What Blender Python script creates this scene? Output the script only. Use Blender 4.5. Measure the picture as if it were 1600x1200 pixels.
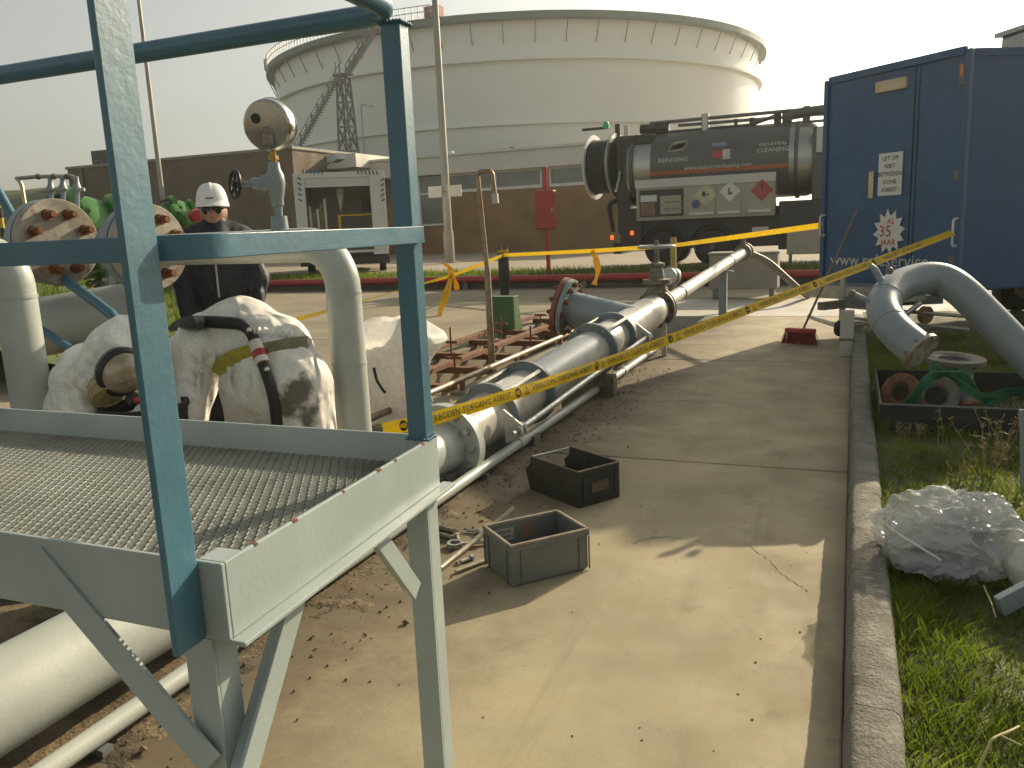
import bpy, math, random
import numpy as np
from mathutils import Vector, Matrix, noise
random.seed(7); np.random.seed(7)
V = Vector
R = math.radians
for o in list(bpy.data.objects): bpy.data.objects.remove(o)
SC = bpy.context.scene
COL = SC.collection

# ------------------------------------------------------------------ camera
HEYE = 1.55
CAM_X = V((0.925, 0.378, -0.043)).normalized()      # right
CAM_F = V((-0.379, 0.906, -0.189)).normalized()     # forward
CAM_D = CAM_F.cross(CAM_X).normalized()             # down
CAM_X = CAM_D.cross(CAM_F).normalized()
cam = bpy.data.cameras.new('camera'); camo = bpy.data.objects.new('camera', cam); COL.objects.link(camo)
cam.sensor_width = 36.0; cam.lens = 1280 / 1600 * 36.0; cam.clip_start = 0.05; cam.clip_end = 5000
m = Matrix((CAM_X, -CAM_D, -CAM_F)).transposed().to_4x4(); m.translation = (0, 0, HEYE)
camo.matrix_world = m
SC.camera = camo
EYE = V((0, 0, HEYE))

# ------------------------------------------------------------------ sky, sun, exposure
SUN_AZ, SUN_EL = R(20.0), R(24.0)
w = bpy.data.worlds.new('World'); SC.world = w; w.use_nodes = True
nt = w.node_tree; nt.nodes.clear()
sky = nt.nodes.new('ShaderNodeTexSky'); sky.sky_type = 'NISHITA'; sky.sun_disc = False
sky.sun_elevation = SUN_EL; sky.sun_rotation = SUN_AZ
sky.air_density = 1.0; sky.dust_density = 3.0; sky.ozone_density = 1.0; sky.altitude = 0
hs = nt.nodes.new('ShaderNodeHueSaturation'); hs.inputs['Saturation'].default_value = 0.32
tint = nt.nodes.new('ShaderNodeMix'); tint.data_type = 'RGBA'; tint.blend_type = 'MULTIPLY'
tint.inputs['Factor'].default_value = 1.0; tint.inputs['B'].default_value = (1.0, 0.985, 0.875, 1)
bg = nt.nodes.new('ShaderNodeBackground'); bg.inputs['Strength'].default_value = 0.112
wo = nt.nodes.new('ShaderNodeOutputWorld')
nt.links.new(sky.outputs[0], hs.inputs['Color']); nt.links.new(hs.outputs[0], tint.inputs['A'])
nt.links.new(tint.outputs['Result'], bg.inputs['Color']); nt.links.new(bg.outputs[0], wo.inputs['Surface'])
sl = bpy.data.lights.new('sun', 'SUN'); sl.energy = 4.8; sl.angle = R(0.6); sl.color = (1.0, 0.83, 0.58)
so = bpy.data.objects.new('sun', sl); COL.objects.link(so)
sdir = V((math.sin(SUN_AZ) * math.cos(SUN_EL), math.cos(SUN_AZ) * math.cos(SUN_EL), math.sin(SUN_EL)))
so.rotation_euler = (-sdir).to_track_quat('-Z', 'Y').to_euler(); so.location = (6, 10, 12)
SC.view_settings.view_transform = 'Standard'; SC.view_settings.look = 'None'
SC.view_settings.exposure = 0.35; SC.view_settings.gamma = 1.0; SC.view_settings.use_curve_mapping = False
SC.render.engine = 'CYCLES'
SC.cycles.max_bounces = 6; SC.cycles.transparent_max_bounces = 8; SC.cycles.transmission_bounces = 4
SC.cycles.caustics_reflective = False; SC.cycles.caustics_refractive = False
SC.cycles.use_denoising = True
SC.cycles.sample_clamp_indirect = 6.0

# ------------------------------------------------------------------ measuring helper: photo pixel (1600x1200) + one known coordinate -> place
def at(px, py, x=None, y=None, z=None, d=None, plane=None):
    r = CAM_X * (px - 800) + CAM_D * (py - 600) + CAM_F * 1280
    if d is not None: t = d / 1280
    elif x is not None: t = x / r.x
    elif y is not None: t = y / r.y
    elif z is not None: t = (z - HEYE) / r.z
    else:
        p0, n = plane; t = (V(p0) - EYE).dot(V(n)) / r.dot(V(n))
    return EYE + r * t

# ------------------------------------------------------------------ materials
MATS = {}
def mat(name, col, rough=0.6, metal=0.0, var=0.15, vscale=4.0, bump=0.08, bscale=70.0, layers=(), spec=0.5, transl=0.0, trans=0.0, alpha=1.0, emit=0.0, fine=0.08):
    """procedural paint/metal/cloth: broad tone noise, fine grain, bump, and stain layers (colour, scale, low, high, amount)"""
    if name in MATS: return MATS[name]
    ma = bpy.data.materials.new(name); ma.use_nodes = True; n = ma.node_tree.nodes; l = ma.node_tree.links
    b = n['Principled BSDF']; out = n['Material Output']
    geo = n.new('ShaderNodeNewGeometry')
    def nz(scale, detail=5.0, dist=0.0, rough_=0.6):
        t = n.new('ShaderNodeTexNoise'); t.inputs['Scale'].default_value = scale; t.inputs['Detail'].default_value = detail
        t.inputs['Distortion'].default_value = dist; t.inputs['Roughness'].default_value = rough_
        l.new(geo.outputs['Position'], t.inputs['Vector']); return t
    def mixc(fac, a, bb):
        mx = n.new('ShaderNodeMix'); mx.data_type = 'RGBA'
        if isinstance(fac, float): mx.inputs['Factor'].default_value = fac
        else: l.new(fac, mx.inputs['Factor'])
        for key, val in (('A', a), ('B', bb)):
            if isinstance(val, (tuple, list)): mx.inputs[key].default_value = (*val[:3], 1)
            else: l.new(val, mx.inputs[key])
        return mx.outputs['Result']
    def ramp(src, lo, hi, a=0.0, bb=1.0):
        mr = n.new('ShaderNodeMapRange'); mr.interpolation_type = 'SMOOTHSTEP'
        mr.inputs['From Min'].default_value = lo; mr.inputs['From Max'].default_value = hi
        mr.inputs['To Min'].default_value = a; mr.inputs['To Max'].default_value = bb
        l.new(src, mr.inputs['Value']); return mr.outputs['Result']
    dk = tuple(c * (1 - var) for c in col); lt = tuple(min(1, c * (1 + var)) for c in col)
    c = mixc(ramp(nz(vscale).outputs['Fac'], 0.3, 0.7), dk, lt)
    if fine:
        f = nz(bscale * 1.7, 3.0)
        c = mixc(ramp(f.outputs['Fac'], 0.35, 0.65), c, tuple(x * (1 - fine * 2) for x in col)) if False else c
        mm = n.new('ShaderNodeMix'); mm.data_type = 'RGBA'; mm.blend_type = 'MULTIPLY'; mm.inputs['Factor'].default_value = 1.0
        l.new(c, mm.inputs['A'])
        g = ramp(f.outputs['Fac'], 0.3, 0.7, 1 - fine * 2, 1.0)
        cc = n.new('ShaderNodeCombineColor')
        for i in range(3): l.new(g, cc.inputs[i])
        l.new(cc.outputs[0], mm.inputs['B']); c = mm.outputs['Result']
    for (lc, ls, lo, hi, amt) in layers:
        c = mixc(ramp(nz(ls, 7.0, 0.4, 0.65).outputs['Fac'], lo, hi, 0.0, amt), c, lc)
    l.new(c, b.inputs['Base Color'])
    rr = ramp(nz(vscale * 2.3).outputs['Fac'], 0.3, 0.7, max(0.02, rough * 0.82), min(1, rough * 1.15)); l.new(rr, b.inputs['Roughness'])
    b.inputs['Metallic'].default_value = metal; b.inputs['Specular IOR Level'].default_value = spec
    if trans: b.inputs['Transmission Weight'].default_value = trans
    if alpha < 1: b.inputs['Alpha'].default_value = alpha
    if emit: b.inputs['Emission Strength'].default_value = emit; l.new(c, b.inputs['Emission Color'])
    if bump:
        bp = n.new('ShaderNodeBump'); bp.inputs['Strength'].default_value = bump; bp.inputs['Distance'].default_value = 0.01
        l.new(nz(bscale, 4.0).outputs['Fac'], bp.inputs['Height']); l.new(bp.outputs[0], b.inputs['Normal'])
    if transl:
        tr = n.new('ShaderNodeBsdfTranslucent'); l.new(c, tr.inputs['Color'])
        ms = n.new('ShaderNodeMixShader'); ms.inputs[0].default_value = transl
        l.new(b.outputs[0], ms.inputs[1]); l.new(tr.outputs[0], ms.inputs[2]); l.new(ms.outputs[0], out.inputs['Surface'])
    MATS[name] = ma
    return ma
RUST = (0.22, 0.085, 0.03)
DIRT = (0.10, 0.075, 0.045)
M_blue = mat('blue_paint', (0.070, 0.168, 0.228), 0.36, var=0.12, vscale=5, bump=0.09, bscale=60, fine=0.025, layers=((RUST, 14, 0.70, 0.74, 0.5),))
M_pgrey = mat('pale_grey_paint', (0.365, 0.425, 0.415), 0.42, var=0.07, vscale=4, bump=0.06, bscale=80, fine=0.02, layers=((DIRT, 5, 0.60, 0.85, 0.35), (RUST, 30, 0.73, 0.77, 0.55)))
M_grate = mat('grating_paint', (0.36, 0.38, 0.35), 0.55, var=0.15, bump=0.3, bscale=150, layers=((DIRT, 9, 0.50, 0.8, 0.5), (RUST, 7, 0.66, 0.74, 0.8)))
M_pipe = mat('grey_pipe_paint', (0.42, 0.45, 0.415), 0.42, var=0.08, vscale=3, bump=0.08, bscale=60, fine=0.03, layers=((DIRT, 6, 0.62, 0.85, 0.35), ((0.5, 0.4, 0.16), 9, 0.70, 0.76, 0.25)))
M_pipe_b = mat('blue_grey_pipe_paint', (0.26, 0.31, 0.33), 0.36, var=0.08, vscale=3, bump=0.1, layers=((DIRT, 5, 0.6, 0.85, 0.4), ((0.55, 0.42, 0.06), 7, 0.735, 0.75, 0.7)))
M_silver = mat('silver_pipe_paint', (0.56, 0.545, 0.49), 0.30, var=0.06, vscale=3, bump=0.06, layers=((DIRT, 4, 0.6, 0.9, 0.25),))
M_collar = mat('dark_grey_collar', (0.19, 0.235, 0.25), 0.5, var=0.12, vscale=6, bump=0.1)
M_galv = mat('galvanised_steel', (0.46, 0.46, 0.43), 0.42, 0.75, var=0.15, vscale=12, bump=0.1, layers=((RUST, 8, 0.62, 0.8, 0.45),))
M_chrome = mat('bright_steel', (0.62, 0.61, 0.56), 0.20, 1.0, var=0.08, vscale=5, bump=0.03)
M_rust = mat('rusty_steel', (0.20, 0.095, 0.05), 0.85, 0.0, var=0.35, vscale=12, bump=0.5, bscale=90, layers=((0.33*1.0 and (0.34, 0.14, 0.05), 20, 0.5, 0.7, 0.6),))
M_bolt = mat('rusty_bolt', (0.20, 0.078, 0.03), 0.85, 0.0, var=0.35, vscale=60, bump=0.6, bscale=200)
M_redrust = mat('red_primer_steel', (0.27, 0.10, 0.07), 0.75, var=0.25, vscale=9, bump=0.3)
M_flface = mat('flange_face', (0.40, 0.38, 0.31), 0.6, var=0.15, vscale=12, bump=0.2, layers=((DIRT, 5, 0.42, 0.68, 0.8), (RUST, 14, 0.55, 0.68, 0.7)))
M_green = mat('green_valve_paint', (0.095, 0.25, 0.065), 0.45, var=0.2, vscale=8, bump=0.2, layers=((DIRT, 7, .52, .75, .6),))
M_greenbox = mat('green_guard_paint', (0.07, 0.16, 0.05), 0.5, var=0.15, vscale=6, bump=0.2, layers=((RUST, 10, 0.66, 0.75, 0.5),))
M_iron = mat('dirty_cast_iron', (0.19, 0.17, 0.13), 0.55, 0.3, var=0.35, vscale=25, bump=0.5, bscale=90, layers=(((0.30, 0.24, 0.13), 18, 0.55, 0.7, 0.6),))
M_black = mat('black_paint', (0.022, 0.022, 0.022), 0.45, var=0.3, vscale=8, bump=0.15, layers=((DIRT, 6, 0.6, 0.8, 0.3),))
M_rubber = mat('black_rubber', (0.018, 0.018, 0.017), 0.7, var=0.3, vscale=8, bump=0.2)
M_yellow = mat('yellow_paint', (0.72, 0.47, 0.03), 0.5, var=0.12, vscale=8)
M_white = mat('white_paint', (0.74, 0.73, 0.69), 0.45, var=0.05, vscale=2, bump=0.04)
M_red = mat('red_paint', (0.42, 0.035, 0.03), 0.35, var=0.15, vscale=6, bump=0.05)
M_tape = mat('yellow_tape', (0.84, 0.55, 0.012), 0.28, var=0.06, vscale=10, bump=0.1, bscale=40, transl=0.32, fine=0.02)
M_ink = mat('black_ink', (0.012, 0.011, 0.008), 0.5, var=0.1, bump=0.0)
M_brick = mat('brown_brick', (0.26, 0.155, 0.068), 0.85, var=0.2, vscale=0.7, bump=0.2, bscale=30)
M_brickdk = mat('dark_brick', (0.17, 0.13, 0.085), 0.85, var=0.15, vscale=0.6, bump=0.2, bscale=30)
M_fascia = mat('fascia_white', (0.66, 0.65, 0.59), 0.6, var=0.05, vscale=0.5, bump=0.03)
M_tank = mat('tank_white', (0.76, 0.78, 0.735), 0.55, var=0.02, vscale=0.06, bump=0.0, bscale=2, fine=0, layers=(((0.50, 0.48, 0.42), 0.08, 0.55, 0.9, 0.25),))
M_tankrim = mat('tank_rim_green_grey', (0.12, 0.17, 0.15), 0.6, var=0.1, vscale=0.3)
M_steelg = mat('weathered_steel_grey', (0.17, 0.18, 0.18), 0.6, 0.2, var=0.12, vscale=1)
M_glass = mat('window_glass', (0.12, 0.14, 0.13), 0.06, var=0.3, vscale=0.5, bump=0.0, spec=0.9)
# ------------------------------------------------------------------ mesh helpers
BASE = {}
SHEAR = {}   # slightly out-of-square frames: (x shift, y origin, skew)
class MB:
    def __init__(s): s.v = []; s.f = []
    def add(s, vs, fs):
        k = len(s.v); s.v += [tuple(p) for p in vs]; s.f += [tuple(i + k for i in f) for f in fs]; return s
    def box(s, c, sz, rot=None):
        c = V(c); h = V(sz) * 0.5; vs = []
        for dx in (-1, 1):
            for dy in (-1, 1):
                for dz in (-1, 1):
                    p = V((dx * h.x, dy * h.y, dz * h.z))
                    vs.append(c + (rot @ p if rot else p))
        return s.add(vs, [(0, 1, 3, 2), (4, 6, 7, 5), (0, 4, 5, 1), (2, 3, 7, 6), (0, 2, 6, 4), (1, 5, 7, 3)])
    def bb(s, a, b):
        a, b = V(a), V(b); return s.box((a + b) / 2, b - a)
    def beam(s, p0, p1, wd, ht, up=(0, 0, 1)):
        p0, p1 = V(p0), V(p1); t = (p1 - p0).normalized(); u = V(up)
        sd = t.cross(u)
        if sd.length < 1e-4: sd = t.cross(V((1, 0, 0)))
        sd.normalize(); u = sd.cross(t).normalized()
        vs = [p + sd * a * wd / 2 + u * b * ht / 2 for p in (p0, p1) for a, b in ((-1, -1), (1, -1), (1, 1), (-1, 1))]
        return s.add(vs, [(3, 2, 1, 0), (4, 5, 6, 7), (0, 1, 5, 4), (1, 2, 6, 5), (2, 3, 7, 6), (3, 0, 4, 7)])
    def tube(s, pts, r, n=12, caps=True):
        pts = [V(p) for p in pts]; N = len(pts); rs = r if isinstance(r, (list, tuple)) else [r] * N
        t0 = (pts[1] - pts[0]).normalized(); a = t0.orthogonal().normalized(); vs = []; pt = t0
        for i, p in enumerate(pts):
            t = (pts[min(i + 1, N - 1)] - pts[max(i - 1, 0)]).normalized()
            q = pt.rotation_difference(t); a = q @ a; a = (a - t * a.dot(t)).normalized(); pt = t; b = t.cross(a)
            for k in range(n):
                th = 2 * math.pi * k / n; vs.append(p + (a * math.cos(th) + b * math.sin(th)) * rs[i])
        fs = [(i * n + k, i * n + (k + 1) % n, (i + 1) * n + (k + 1) % n, (i + 1) * n + k) for i in range(N - 1) for k in range(n)]
        if caps: fs += [tuple(range(n - 1, -1, -1)), tuple((N - 1) * n + k for k in range(n))]
        return s.add(vs, fs)
    def lathe(s, o, ax, prof, n=32, closed=False):
        """prof: (radius, distance along axis); ends are capped unless closed ring"""
        o, ax = V(o), V(ax).normalized(); a = ax.orthogonal().normalized(); b = ax.cross(a); vs = []
        for r, t in prof:
            for k in range(n):
                th = 2 * math.pi * k / n; vs.append(o + ax * t + (a * math.cos(th) + b * math.sin(th)) * max(r, 1e-4))
        N = len(prof); fs = [(i * n + k, i * n + (k + 1) % n, (i + 1) * n + (k + 1) % n, (i + 1) * n + k) for i in range(N - 1) for k in range(n)]
        if closed: fs += [((N - 1) * n + k, (N - 1) * n + (k + 1) % n, (k + 1) % n, k) for k in range(n)]
        else: fs += [tuple(range(n - 1, -1, -1)), tuple((N - 1) * n + k for k in range(n))]
        return s.add(vs, fs)
    def ring(s, o, ax, r0, r1, t0, t1, n=32): return s.lathe(o, ax, [(r0, t0), (r1, t0), (r1, t1), (r0, t1)], n, True)
    def hexn(s, o, ax, r, h): return s.lathe(o, ax, [(r, 0), (r, h)], 6)
    def torus(s, o, ax, R0, r, n=32, k=8):
        return s.lathe(o, ax, [(R0 + r * math.cos(2 * math.pi * i / k), r * math.sin(2 * math.pi * i / k)) for i in range(k)], n, True)
    def prism(s, poly, vec):
        poly = [V(p) for p in poly]; vec = V(vec); n = len(poly)
        return s.add(poly + [p + vec for p in poly], [tuple(range(n - 1, -1, -1)), tuple(range(n, 2 * n))] + [(i, (i + 1) % n, n + (i + 1) % n, n + i) for i in range(n)])
    def grid(s, fn, nu, nv):
        vs = [fn(i / nu, j / nv) for j in range(nv + 1) for i in range(nu + 1)]
        return s.add(vs, [(j * (nu + 1) + i, j * (nu + 1) + i + 1, (j + 1) * (nu + 1) + i + 1, (j + 1) * (nu + 1) + i) for j in range(nv) for i in range(nu)])
    def ball(s, c, r, n=12, k=8):
        c = V(c); r = V(r) if not isinstance(r, (int, float)) else V((r, r, r))
        vs = [c + V((0, 0, -r.z))] + [c + V((r.x * math.sin(math.pi * j / k) * math.cos(2 * math.pi * i / n), r.y * math.sin(math.pi * j / k) * math.sin(2 * math.pi * i / n), -r.z * math.cos(math.pi * j / k))) for j in range(1, k) for i in range(n)] + [c + V((0, 0, r.z))]
        fs = [(0, 1 + (i + 1) % n, 1 + i) for i in range(n)] + [(1 + (j - 1) * n + i, 1 + (j - 1) * n + (i + 1) % n, 1 + j * n + (i + 1) % n, 1 + j * n + i) for j in range(1, k - 1) for i in range(n)]
        L = len(vs) - 1; fs += [(1 + (k - 2) * n + i, 1 + (k - 2) * n + (i + 1) % n, L) for i in range(n)]
        return s.add(vs, fs)
    def build(s, name, ma, parent=None, smooth=None, bevel=0.0, kind=None, label=None, cat=None, group=None, weld=False):
        me = bpy.data.meshes.new(name); base = BASE.get(parent.name, V((0, 0, 0))) if parent else V((0, 0, 0))
        vs = [(p[0] - base.x, p[1] - base.y, p[2] - base.z) for p in s.v]
        if parent is not None and parent.name in SHEAR: k_ = SHEAR[parent.name]; vs = [(a + k_[0] - (b + base.y - k_[1]) * k_[2], b, c) for a, b, c in vs]
        me.from_pydata(vs, [], s.f); me.update()
        if smooth is not None:
            me.polygons.foreach_set('use_smooth', [True] * len(me.polygons))
            me.set_sharp_from_angle(angle=R(smooth))
        me.materials.append(ma)
        return finish(me, name, parent, base, bevel, kind, label, cat, group)
def finish(me, name, parent, base, bevel=0.0, kind=None, label=None, cat=None, group=None):
    o = bpy.data.objects.new(name, me); COL.objects.link(o)
    if parent: o.parent = parent
    BASE[o.name] = base
    if bevel:
        b = o.modifiers.new('bevel', 'BEVEL'); b.width = bevel; b.segments = 2; b.limit_method = 'ANGLE'; b.angle_limit = R(50)
    if kind: o['kind'] = kind
    if label: o['label'] = label
    if cat: o['category'] = cat
    if group: o['group'] = group
    return o
def thing(name, label, cat, loc=(0, 0, 0), group=None):
    o = bpy.data.objects.new(name, None); COL.objects.link(o); o.location = loc; BASE[o.name] = V(loc)
    o.empty_display_size = 0.1; o['label'] = label; o['category'] = cat
    if group: o['group'] = group
    return o
def copy_tree(src, loc=None, parent=None, label=None):
    c = src.copy(); COL.objects.link(c)
    if parent: c.parent = parent
    if loc is not None: c.location = loc
    if label: c['label'] = label
    for ch in list(src.children): copy_tree(ch, None, c)
    return c
def fillet(pts, rad, n=6):
    pts = [V(p) for p in pts]; out = [pts[0]]
    for i in range(1, len(pts) - 1):
        a, b, c = pts[i - 1], pts[i], pts[i + 1]; u = (a - b); v_ = (c - b); lu, lv = u.length, v_.length; u.normalize(); v_.normalize()
        ang = u.angle(v_); 
        if ang > math.pi - 0.02: out.append(b); continue
        tl = min(rad / math.tan(ang / 2), lu * 0.49, lv * 0.49); rr = tl * math.tan(ang / 2)
        bis = (u + v_).normalized(); cen = b + bis * (rr / math.sin(ang / 2)); p0 = b + u * tl - cen; p1 = b + v_ * tl - cen
        tot = p0.angle(p1)
        for k in range(n + 1):
            f = k / n; out.append(cen + (p0 * math.sin((1 - f) * tot) + p1 * math.sin(f * tot)) / math.sin(tot))
    out.append(pts[-1]); return out
def text_mesh(txt, size=1.0, align='CENTER'):
    cu = bpy.data.curves.new('t', 'FONT'); cu.body = txt; cu.size = size; cu.align_x = align; cu.align_y = 'CENTER'; cu.resolution_u = 2
    o = bpy.data.objects.new('t', cu); me = bpy.data.meshes.new_from_object(o)
    vs = [tuple(v.co) for v in me.vertices]; fs = [tuple(p.vertices) for p in me.polygons]
    bpy.data.objects.remove(o); bpy.data.curves.remove(cu); bpy.data.meshes.remove(me); return vs, fs
def put_text(txt, org, ex, ey, size, name, ma, parent, off=0.003, align='CENTER'):
    org, ex, ey = V(org), V(ex).normalized(), V(ey).normalized(); nrm = ex.cross(ey)
    vs, fs = text_mesh(txt, size, align)
    return MB().add([org + ex * v[0] + ey * v[1] + nrm * off for v in vs], fs).build(name, ma, parent)
def flange_bolts(o, ax, rad, n, br, h, name, ma, parent, phase=0.0, both=None, washer=False):
    o, ax = V(o), V(ax).normalized(); a = ax.orthogonal().normalized(); b = ax.cross(a); me = None
    for k in range(n):
        th = 2 * math.pi * (k + phase) / n; p = o + (a * math.cos(th) + b * math.sin(th)) * rad
        mb = MB(); mb.hexn(p, ax, br, h * 0.6); mb.lathe(p + ax * h * 0.6, ax, [(br * 0.62, 0), (br * 0.6, h * 0.4)], 10)
        if both: mb.hexn(p - ax * both, -ax, br, h * 0.6); mb.tube([p - ax * (both + h), p + ax * .001], br * .6, 8)
        mb.build(name, ma, parent)

# ---- continuous bodies: smooth union of tapered capsules, meshed with surface nets
def sdf_body(prims, k=0.05, res=0.016, wr=0.0, wscale=9.0, creases=()):
    prims = [(np.array(a, float), np.array(b, float), ra, rb) for a, b, ra, rb in prims]
    P = np.array([p for a, b, ra, rb in prims for p in (a, b)]); mr = max(max(ra, rb) for _, _, ra, rb in prims) + 0.08
    lo = P.min(0) - mr; hi = P.max(0) + mr; n = np.ceil((hi - lo) / res).astype(int) + 1
    g = np.stack(np.meshgrid(*[lo[i] + res * np.arange(n[i]) for i in range(3)], indexing='ij'), -1)
    acc = np.zeros(n)
    for a, b, ra, rb in prims:
        ab = b - a; L2 = max(ab.dot(ab), 1e-9); t = np.clip(((g - a) @ ab) / L2, 0, 1)
        d = np.sqrt((((g - a) - t[..., None] * ab) ** 2).sum(-1)) - (ra + (rb - ra) * t)
        acc += np.exp(-np.clip(d, -0.6, 0.6) / (k * 0.35))
    f = -np.log(acc + 1e-30) * (k * 0.35)
    s = f < 0
    cells = np.zeros(n - 1, int); corners = [(i, j, l) for i in (0, 1) for j in (0, 1) for l in (0, 1)]
    for c in corners: cells += s[c[0]:n[0] - 1 + c[0], c[1]:n[1] - 1 + c[1], c[2]:n[2] - 1 + c[2]]
    act = (cells > 0) & (cells < 8); idx = -np.ones(n - 1, int); ijk = np.argwhere(act); idx[act] = np.arange(len(ijk))
    sm = np.zeros((len(ijk), 3)); cn = np.zeros(len(ijk))
    for c0 in corners:
        for ax in range(3):
            if c0[ax]: continue
            c1 = list(c0); c1[ax] = 1
            f0 = f[tuple((ijk + c0).T)]; f1 = f[tuple((ijk + c1).T)]; cr = (f0 < 0) != (f1 < 0)
            t = np.where(cr, f0 / np.where(cr, f0 - f1, 1), 0); p = ijk + np.array(c0) + t[:, None] * (np.array(c1) - np.array(c0))
            sm += np.where(cr[:, None], p, 0); cn += cr
    vs = lo + res * sm / np.maximum(cn, 1)[:, None]; faces = []
    for ax in range(3):
        u, v_ = (ax + 1) % 3, (ax + 2) % 3
        sl0 = [slice(0, n[i] - 1) for i in range(3)]; sl1 = list(sl0); sl1[ax] = slice(1, n[ax])
        A = s[tuple(sl0)]; B = s[tuple(sl1)]; e = np.argwhere(A != B); e = e[(e[:, u] > 0) & (e[:, v_] > 0)]
        du = np.zeros(3, int); du[u] = 1; dv = np.zeros(3, int); dv[v_] = 1
        q = np.stack([idx[tuple((e - du - dv).T)], idx[tuple((e - dv).T)], idx[tuple(e.T)], idx[tuple((e - du).T)]], 1)
        flip = B[tuple(e.T)]; q[flip] = q[flip][:, ::-1]; faces.append(q)
    fs = np.concatenate(faces); fs = fs[(fs >= 0).all(1)]
    # vertex normals from gradient
    gr = np.stack(np.gradient(f, res), -1); ii = np.clip(np.round((vs - lo) / res).astype(int), 0, n - 1); nr = gr[tuple(ii.T)]; nr /= np.linalg.norm(nr, axis=1)[:, None] + 1e-9
    if wr:
        for i in range(len(vs)):
            p = V(vs[i]); q = V((p.x * wscale, p.y * wscale, p.z * wscale * 0.8))
            wv = V((noise.noise(p * 5), noise.noise(p * 5 + V((9, 3, 1))), noise.noise(p * 5 + V((2, 7, 5))))) * .35
            q = V((p.x * wscale, p.y * wscale, p.z * wscale * .42)) + wv; q2 = V((p.x * wscale * 2.0 + p.z * 6, p.y * wscale * 2.0, p.z * wscale * .9)) + wv
            h = (0.32 - abs(noise.noise(q)) * 1.3) + (0.28 - abs(noise.noise(q2)) * 1.2) * 0.55 + noise.noise(p * 4) * .3
            for (ca, cb, cr, camp, cfreq) in creases:
                ab = cb - ca; tt = max(0, min(1, (p - ca).dot(ab) / ab.length_squared)); dd = (p - ca - ab * tt).length
                if dd < cr * 2.5: h += camp / wr * math.exp(-(dd / cr) ** 2) * (math.sin(tt * cfreq + 3 * noise.noise(p * 9)) - .9 * math.exp(-(dd / (cr * .35)) ** 2))
            vs[i] += nr[i] * wr * h
    mb = MB(); mb.v = [tuple(x) for x in vs]; mb.f = [tuple(int(i) for i in q) for q in fs]
    return mb
def crumple(c, rad, seed, sub=5, amp=0.18, ridge=0.16, flat=None, fr=0.95):
    """a crumpled bag: subdivided sphere pushed by ridged noise"""
    import bmesh
    bm = bmesh.new(); bmesh.ops.create_icosphere(bm, subdivisions=sub, radius=1.0); c = V(c); rad = V(rad); off = V((seed * 3.1, seed * 1.7, seed * 2.3))
    for v in bm.verts:
        p = v.co.normalized(); q = p * 1.3 + off
        qq = q + V((noise.noise(q * 1.7), noise.noise(q * 1.7 + V((3, 5, 1))), noise.noise(q * 1.7 + V((8, 1, 4))))) * .45; d1 = noise.voronoi(qq * fr)[0]; d2 = noise.voronoi(qq * fr * 2.3 + V((5, 2, 8)))[0]
        h = noise.noise(q) * amp + (0.25 - (d1[1] - d1[0])) * ridge + (0.25 - (d2[1] - d2[0])) * ridge * 0.16 + noise.noise(q * 5.0) * ridge * 0.07
        s = 1 + h; co = V((p.x * rad.x, p.y * rad.y, p.z * rad.z)) * s
        if flat is not None and co.z < flat: co.z = flat + (co.z - flat) * 0.08
        v.co = c + co
    bm.verts.ensure_lookup_table(); bm.verts.index_update()
    mb = MB(); mb.v = [tuple(v.co) for v in bm.verts]; mb.f = [tuple(v.index for v in f.verts) for f in bm.faces]; bm.free(); return mb
# ================================================================== SETTING
M_conc = mat('slab_concrete', (0.40, 0.340, 0.215), 0.85, var=0.16, vscale=1.6, bump=0.16, bscale=170, fine=0.12,
             layers=(((0.20, 0.165, 0.11), 0.9, 0.52, 0.80, 0.55), ((0.13, 0.10, 0.065), 5.0, 0.60, 0.78, 0.45), ((0.43, 0.33, 0.15), 2.3, 0.62, 0.78, 0.35), ((0.035, 0.028, 0.02), 17, 0.705, 0.73, 0.8), ((0.46, 0.41, 0.31), 3.1, 0.62, 0.8, 0.35)))
def edge_dirt(ma):
    # ground-in soil along the trench side of the slab, ragged edge
    n, l = ma.node_tree.nodes, ma.node_tree.links; b = n['Principled BSDF']; src = b.inputs['Base Color'].links[0].from_socket
    g = n.new('ShaderNodeNewGeometry'); sp = n.new('ShaderNodeSeparateXYZ'); l.new(g.outputs['Position'], sp.inputs[0]); fac = None
    for sc_, wt in ((1.4, 1.1), (7.0, .55), (30.0, .3)):
        t = n.new('ShaderNodeTexNoise'); t.inputs['Scale'].default_value = sc_; t.inputs['Detail'].default_value = 6; l.new(g.outputs['Position'], t.inputs['Vector'])
        mm = n.new('ShaderNodeMath'); mm.operation = 'MULTIPLY_ADD'; mm.inputs[1].default_value = wt; l.new(t.outputs['Fac'], mm.inputs[0])
        if fac: l.new(fac, mm.inputs[2])
        else: mm.inputs[2].default_value = 0
        fac = mm.outputs[0]
    sb = n.new('ShaderNodeMath'); sb.operation = 'SUBTRACT'; l.new(fac, sb.inputs[0]); l.new(sp.outputs['X'], sb.inputs[1])
    mr = n.new('ShaderNodeMapRange'); mr.interpolation_type = 'SMOOTHSTEP'; mr.inputs['From Min'].default_value = 2.0; mr.inputs['From Max'].default_value = 3.0; mr.inputs['To Max'].default_value = .92; l.new(sb.outputs[0], mr.inputs['Value'])
    mx = n.new('ShaderNodeMix'); mx.data_type = 'RGBA'; mx.inputs['B'].default_value = (.105, .080, .047, 1); l.new(mr.outputs['Result'], mx.inputs['Factor']); l.new(src, mx.inputs['A']); l.new(mx.outputs['Result'], b.inputs['Base Color'])
edge_dirt(M_conc)
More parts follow.
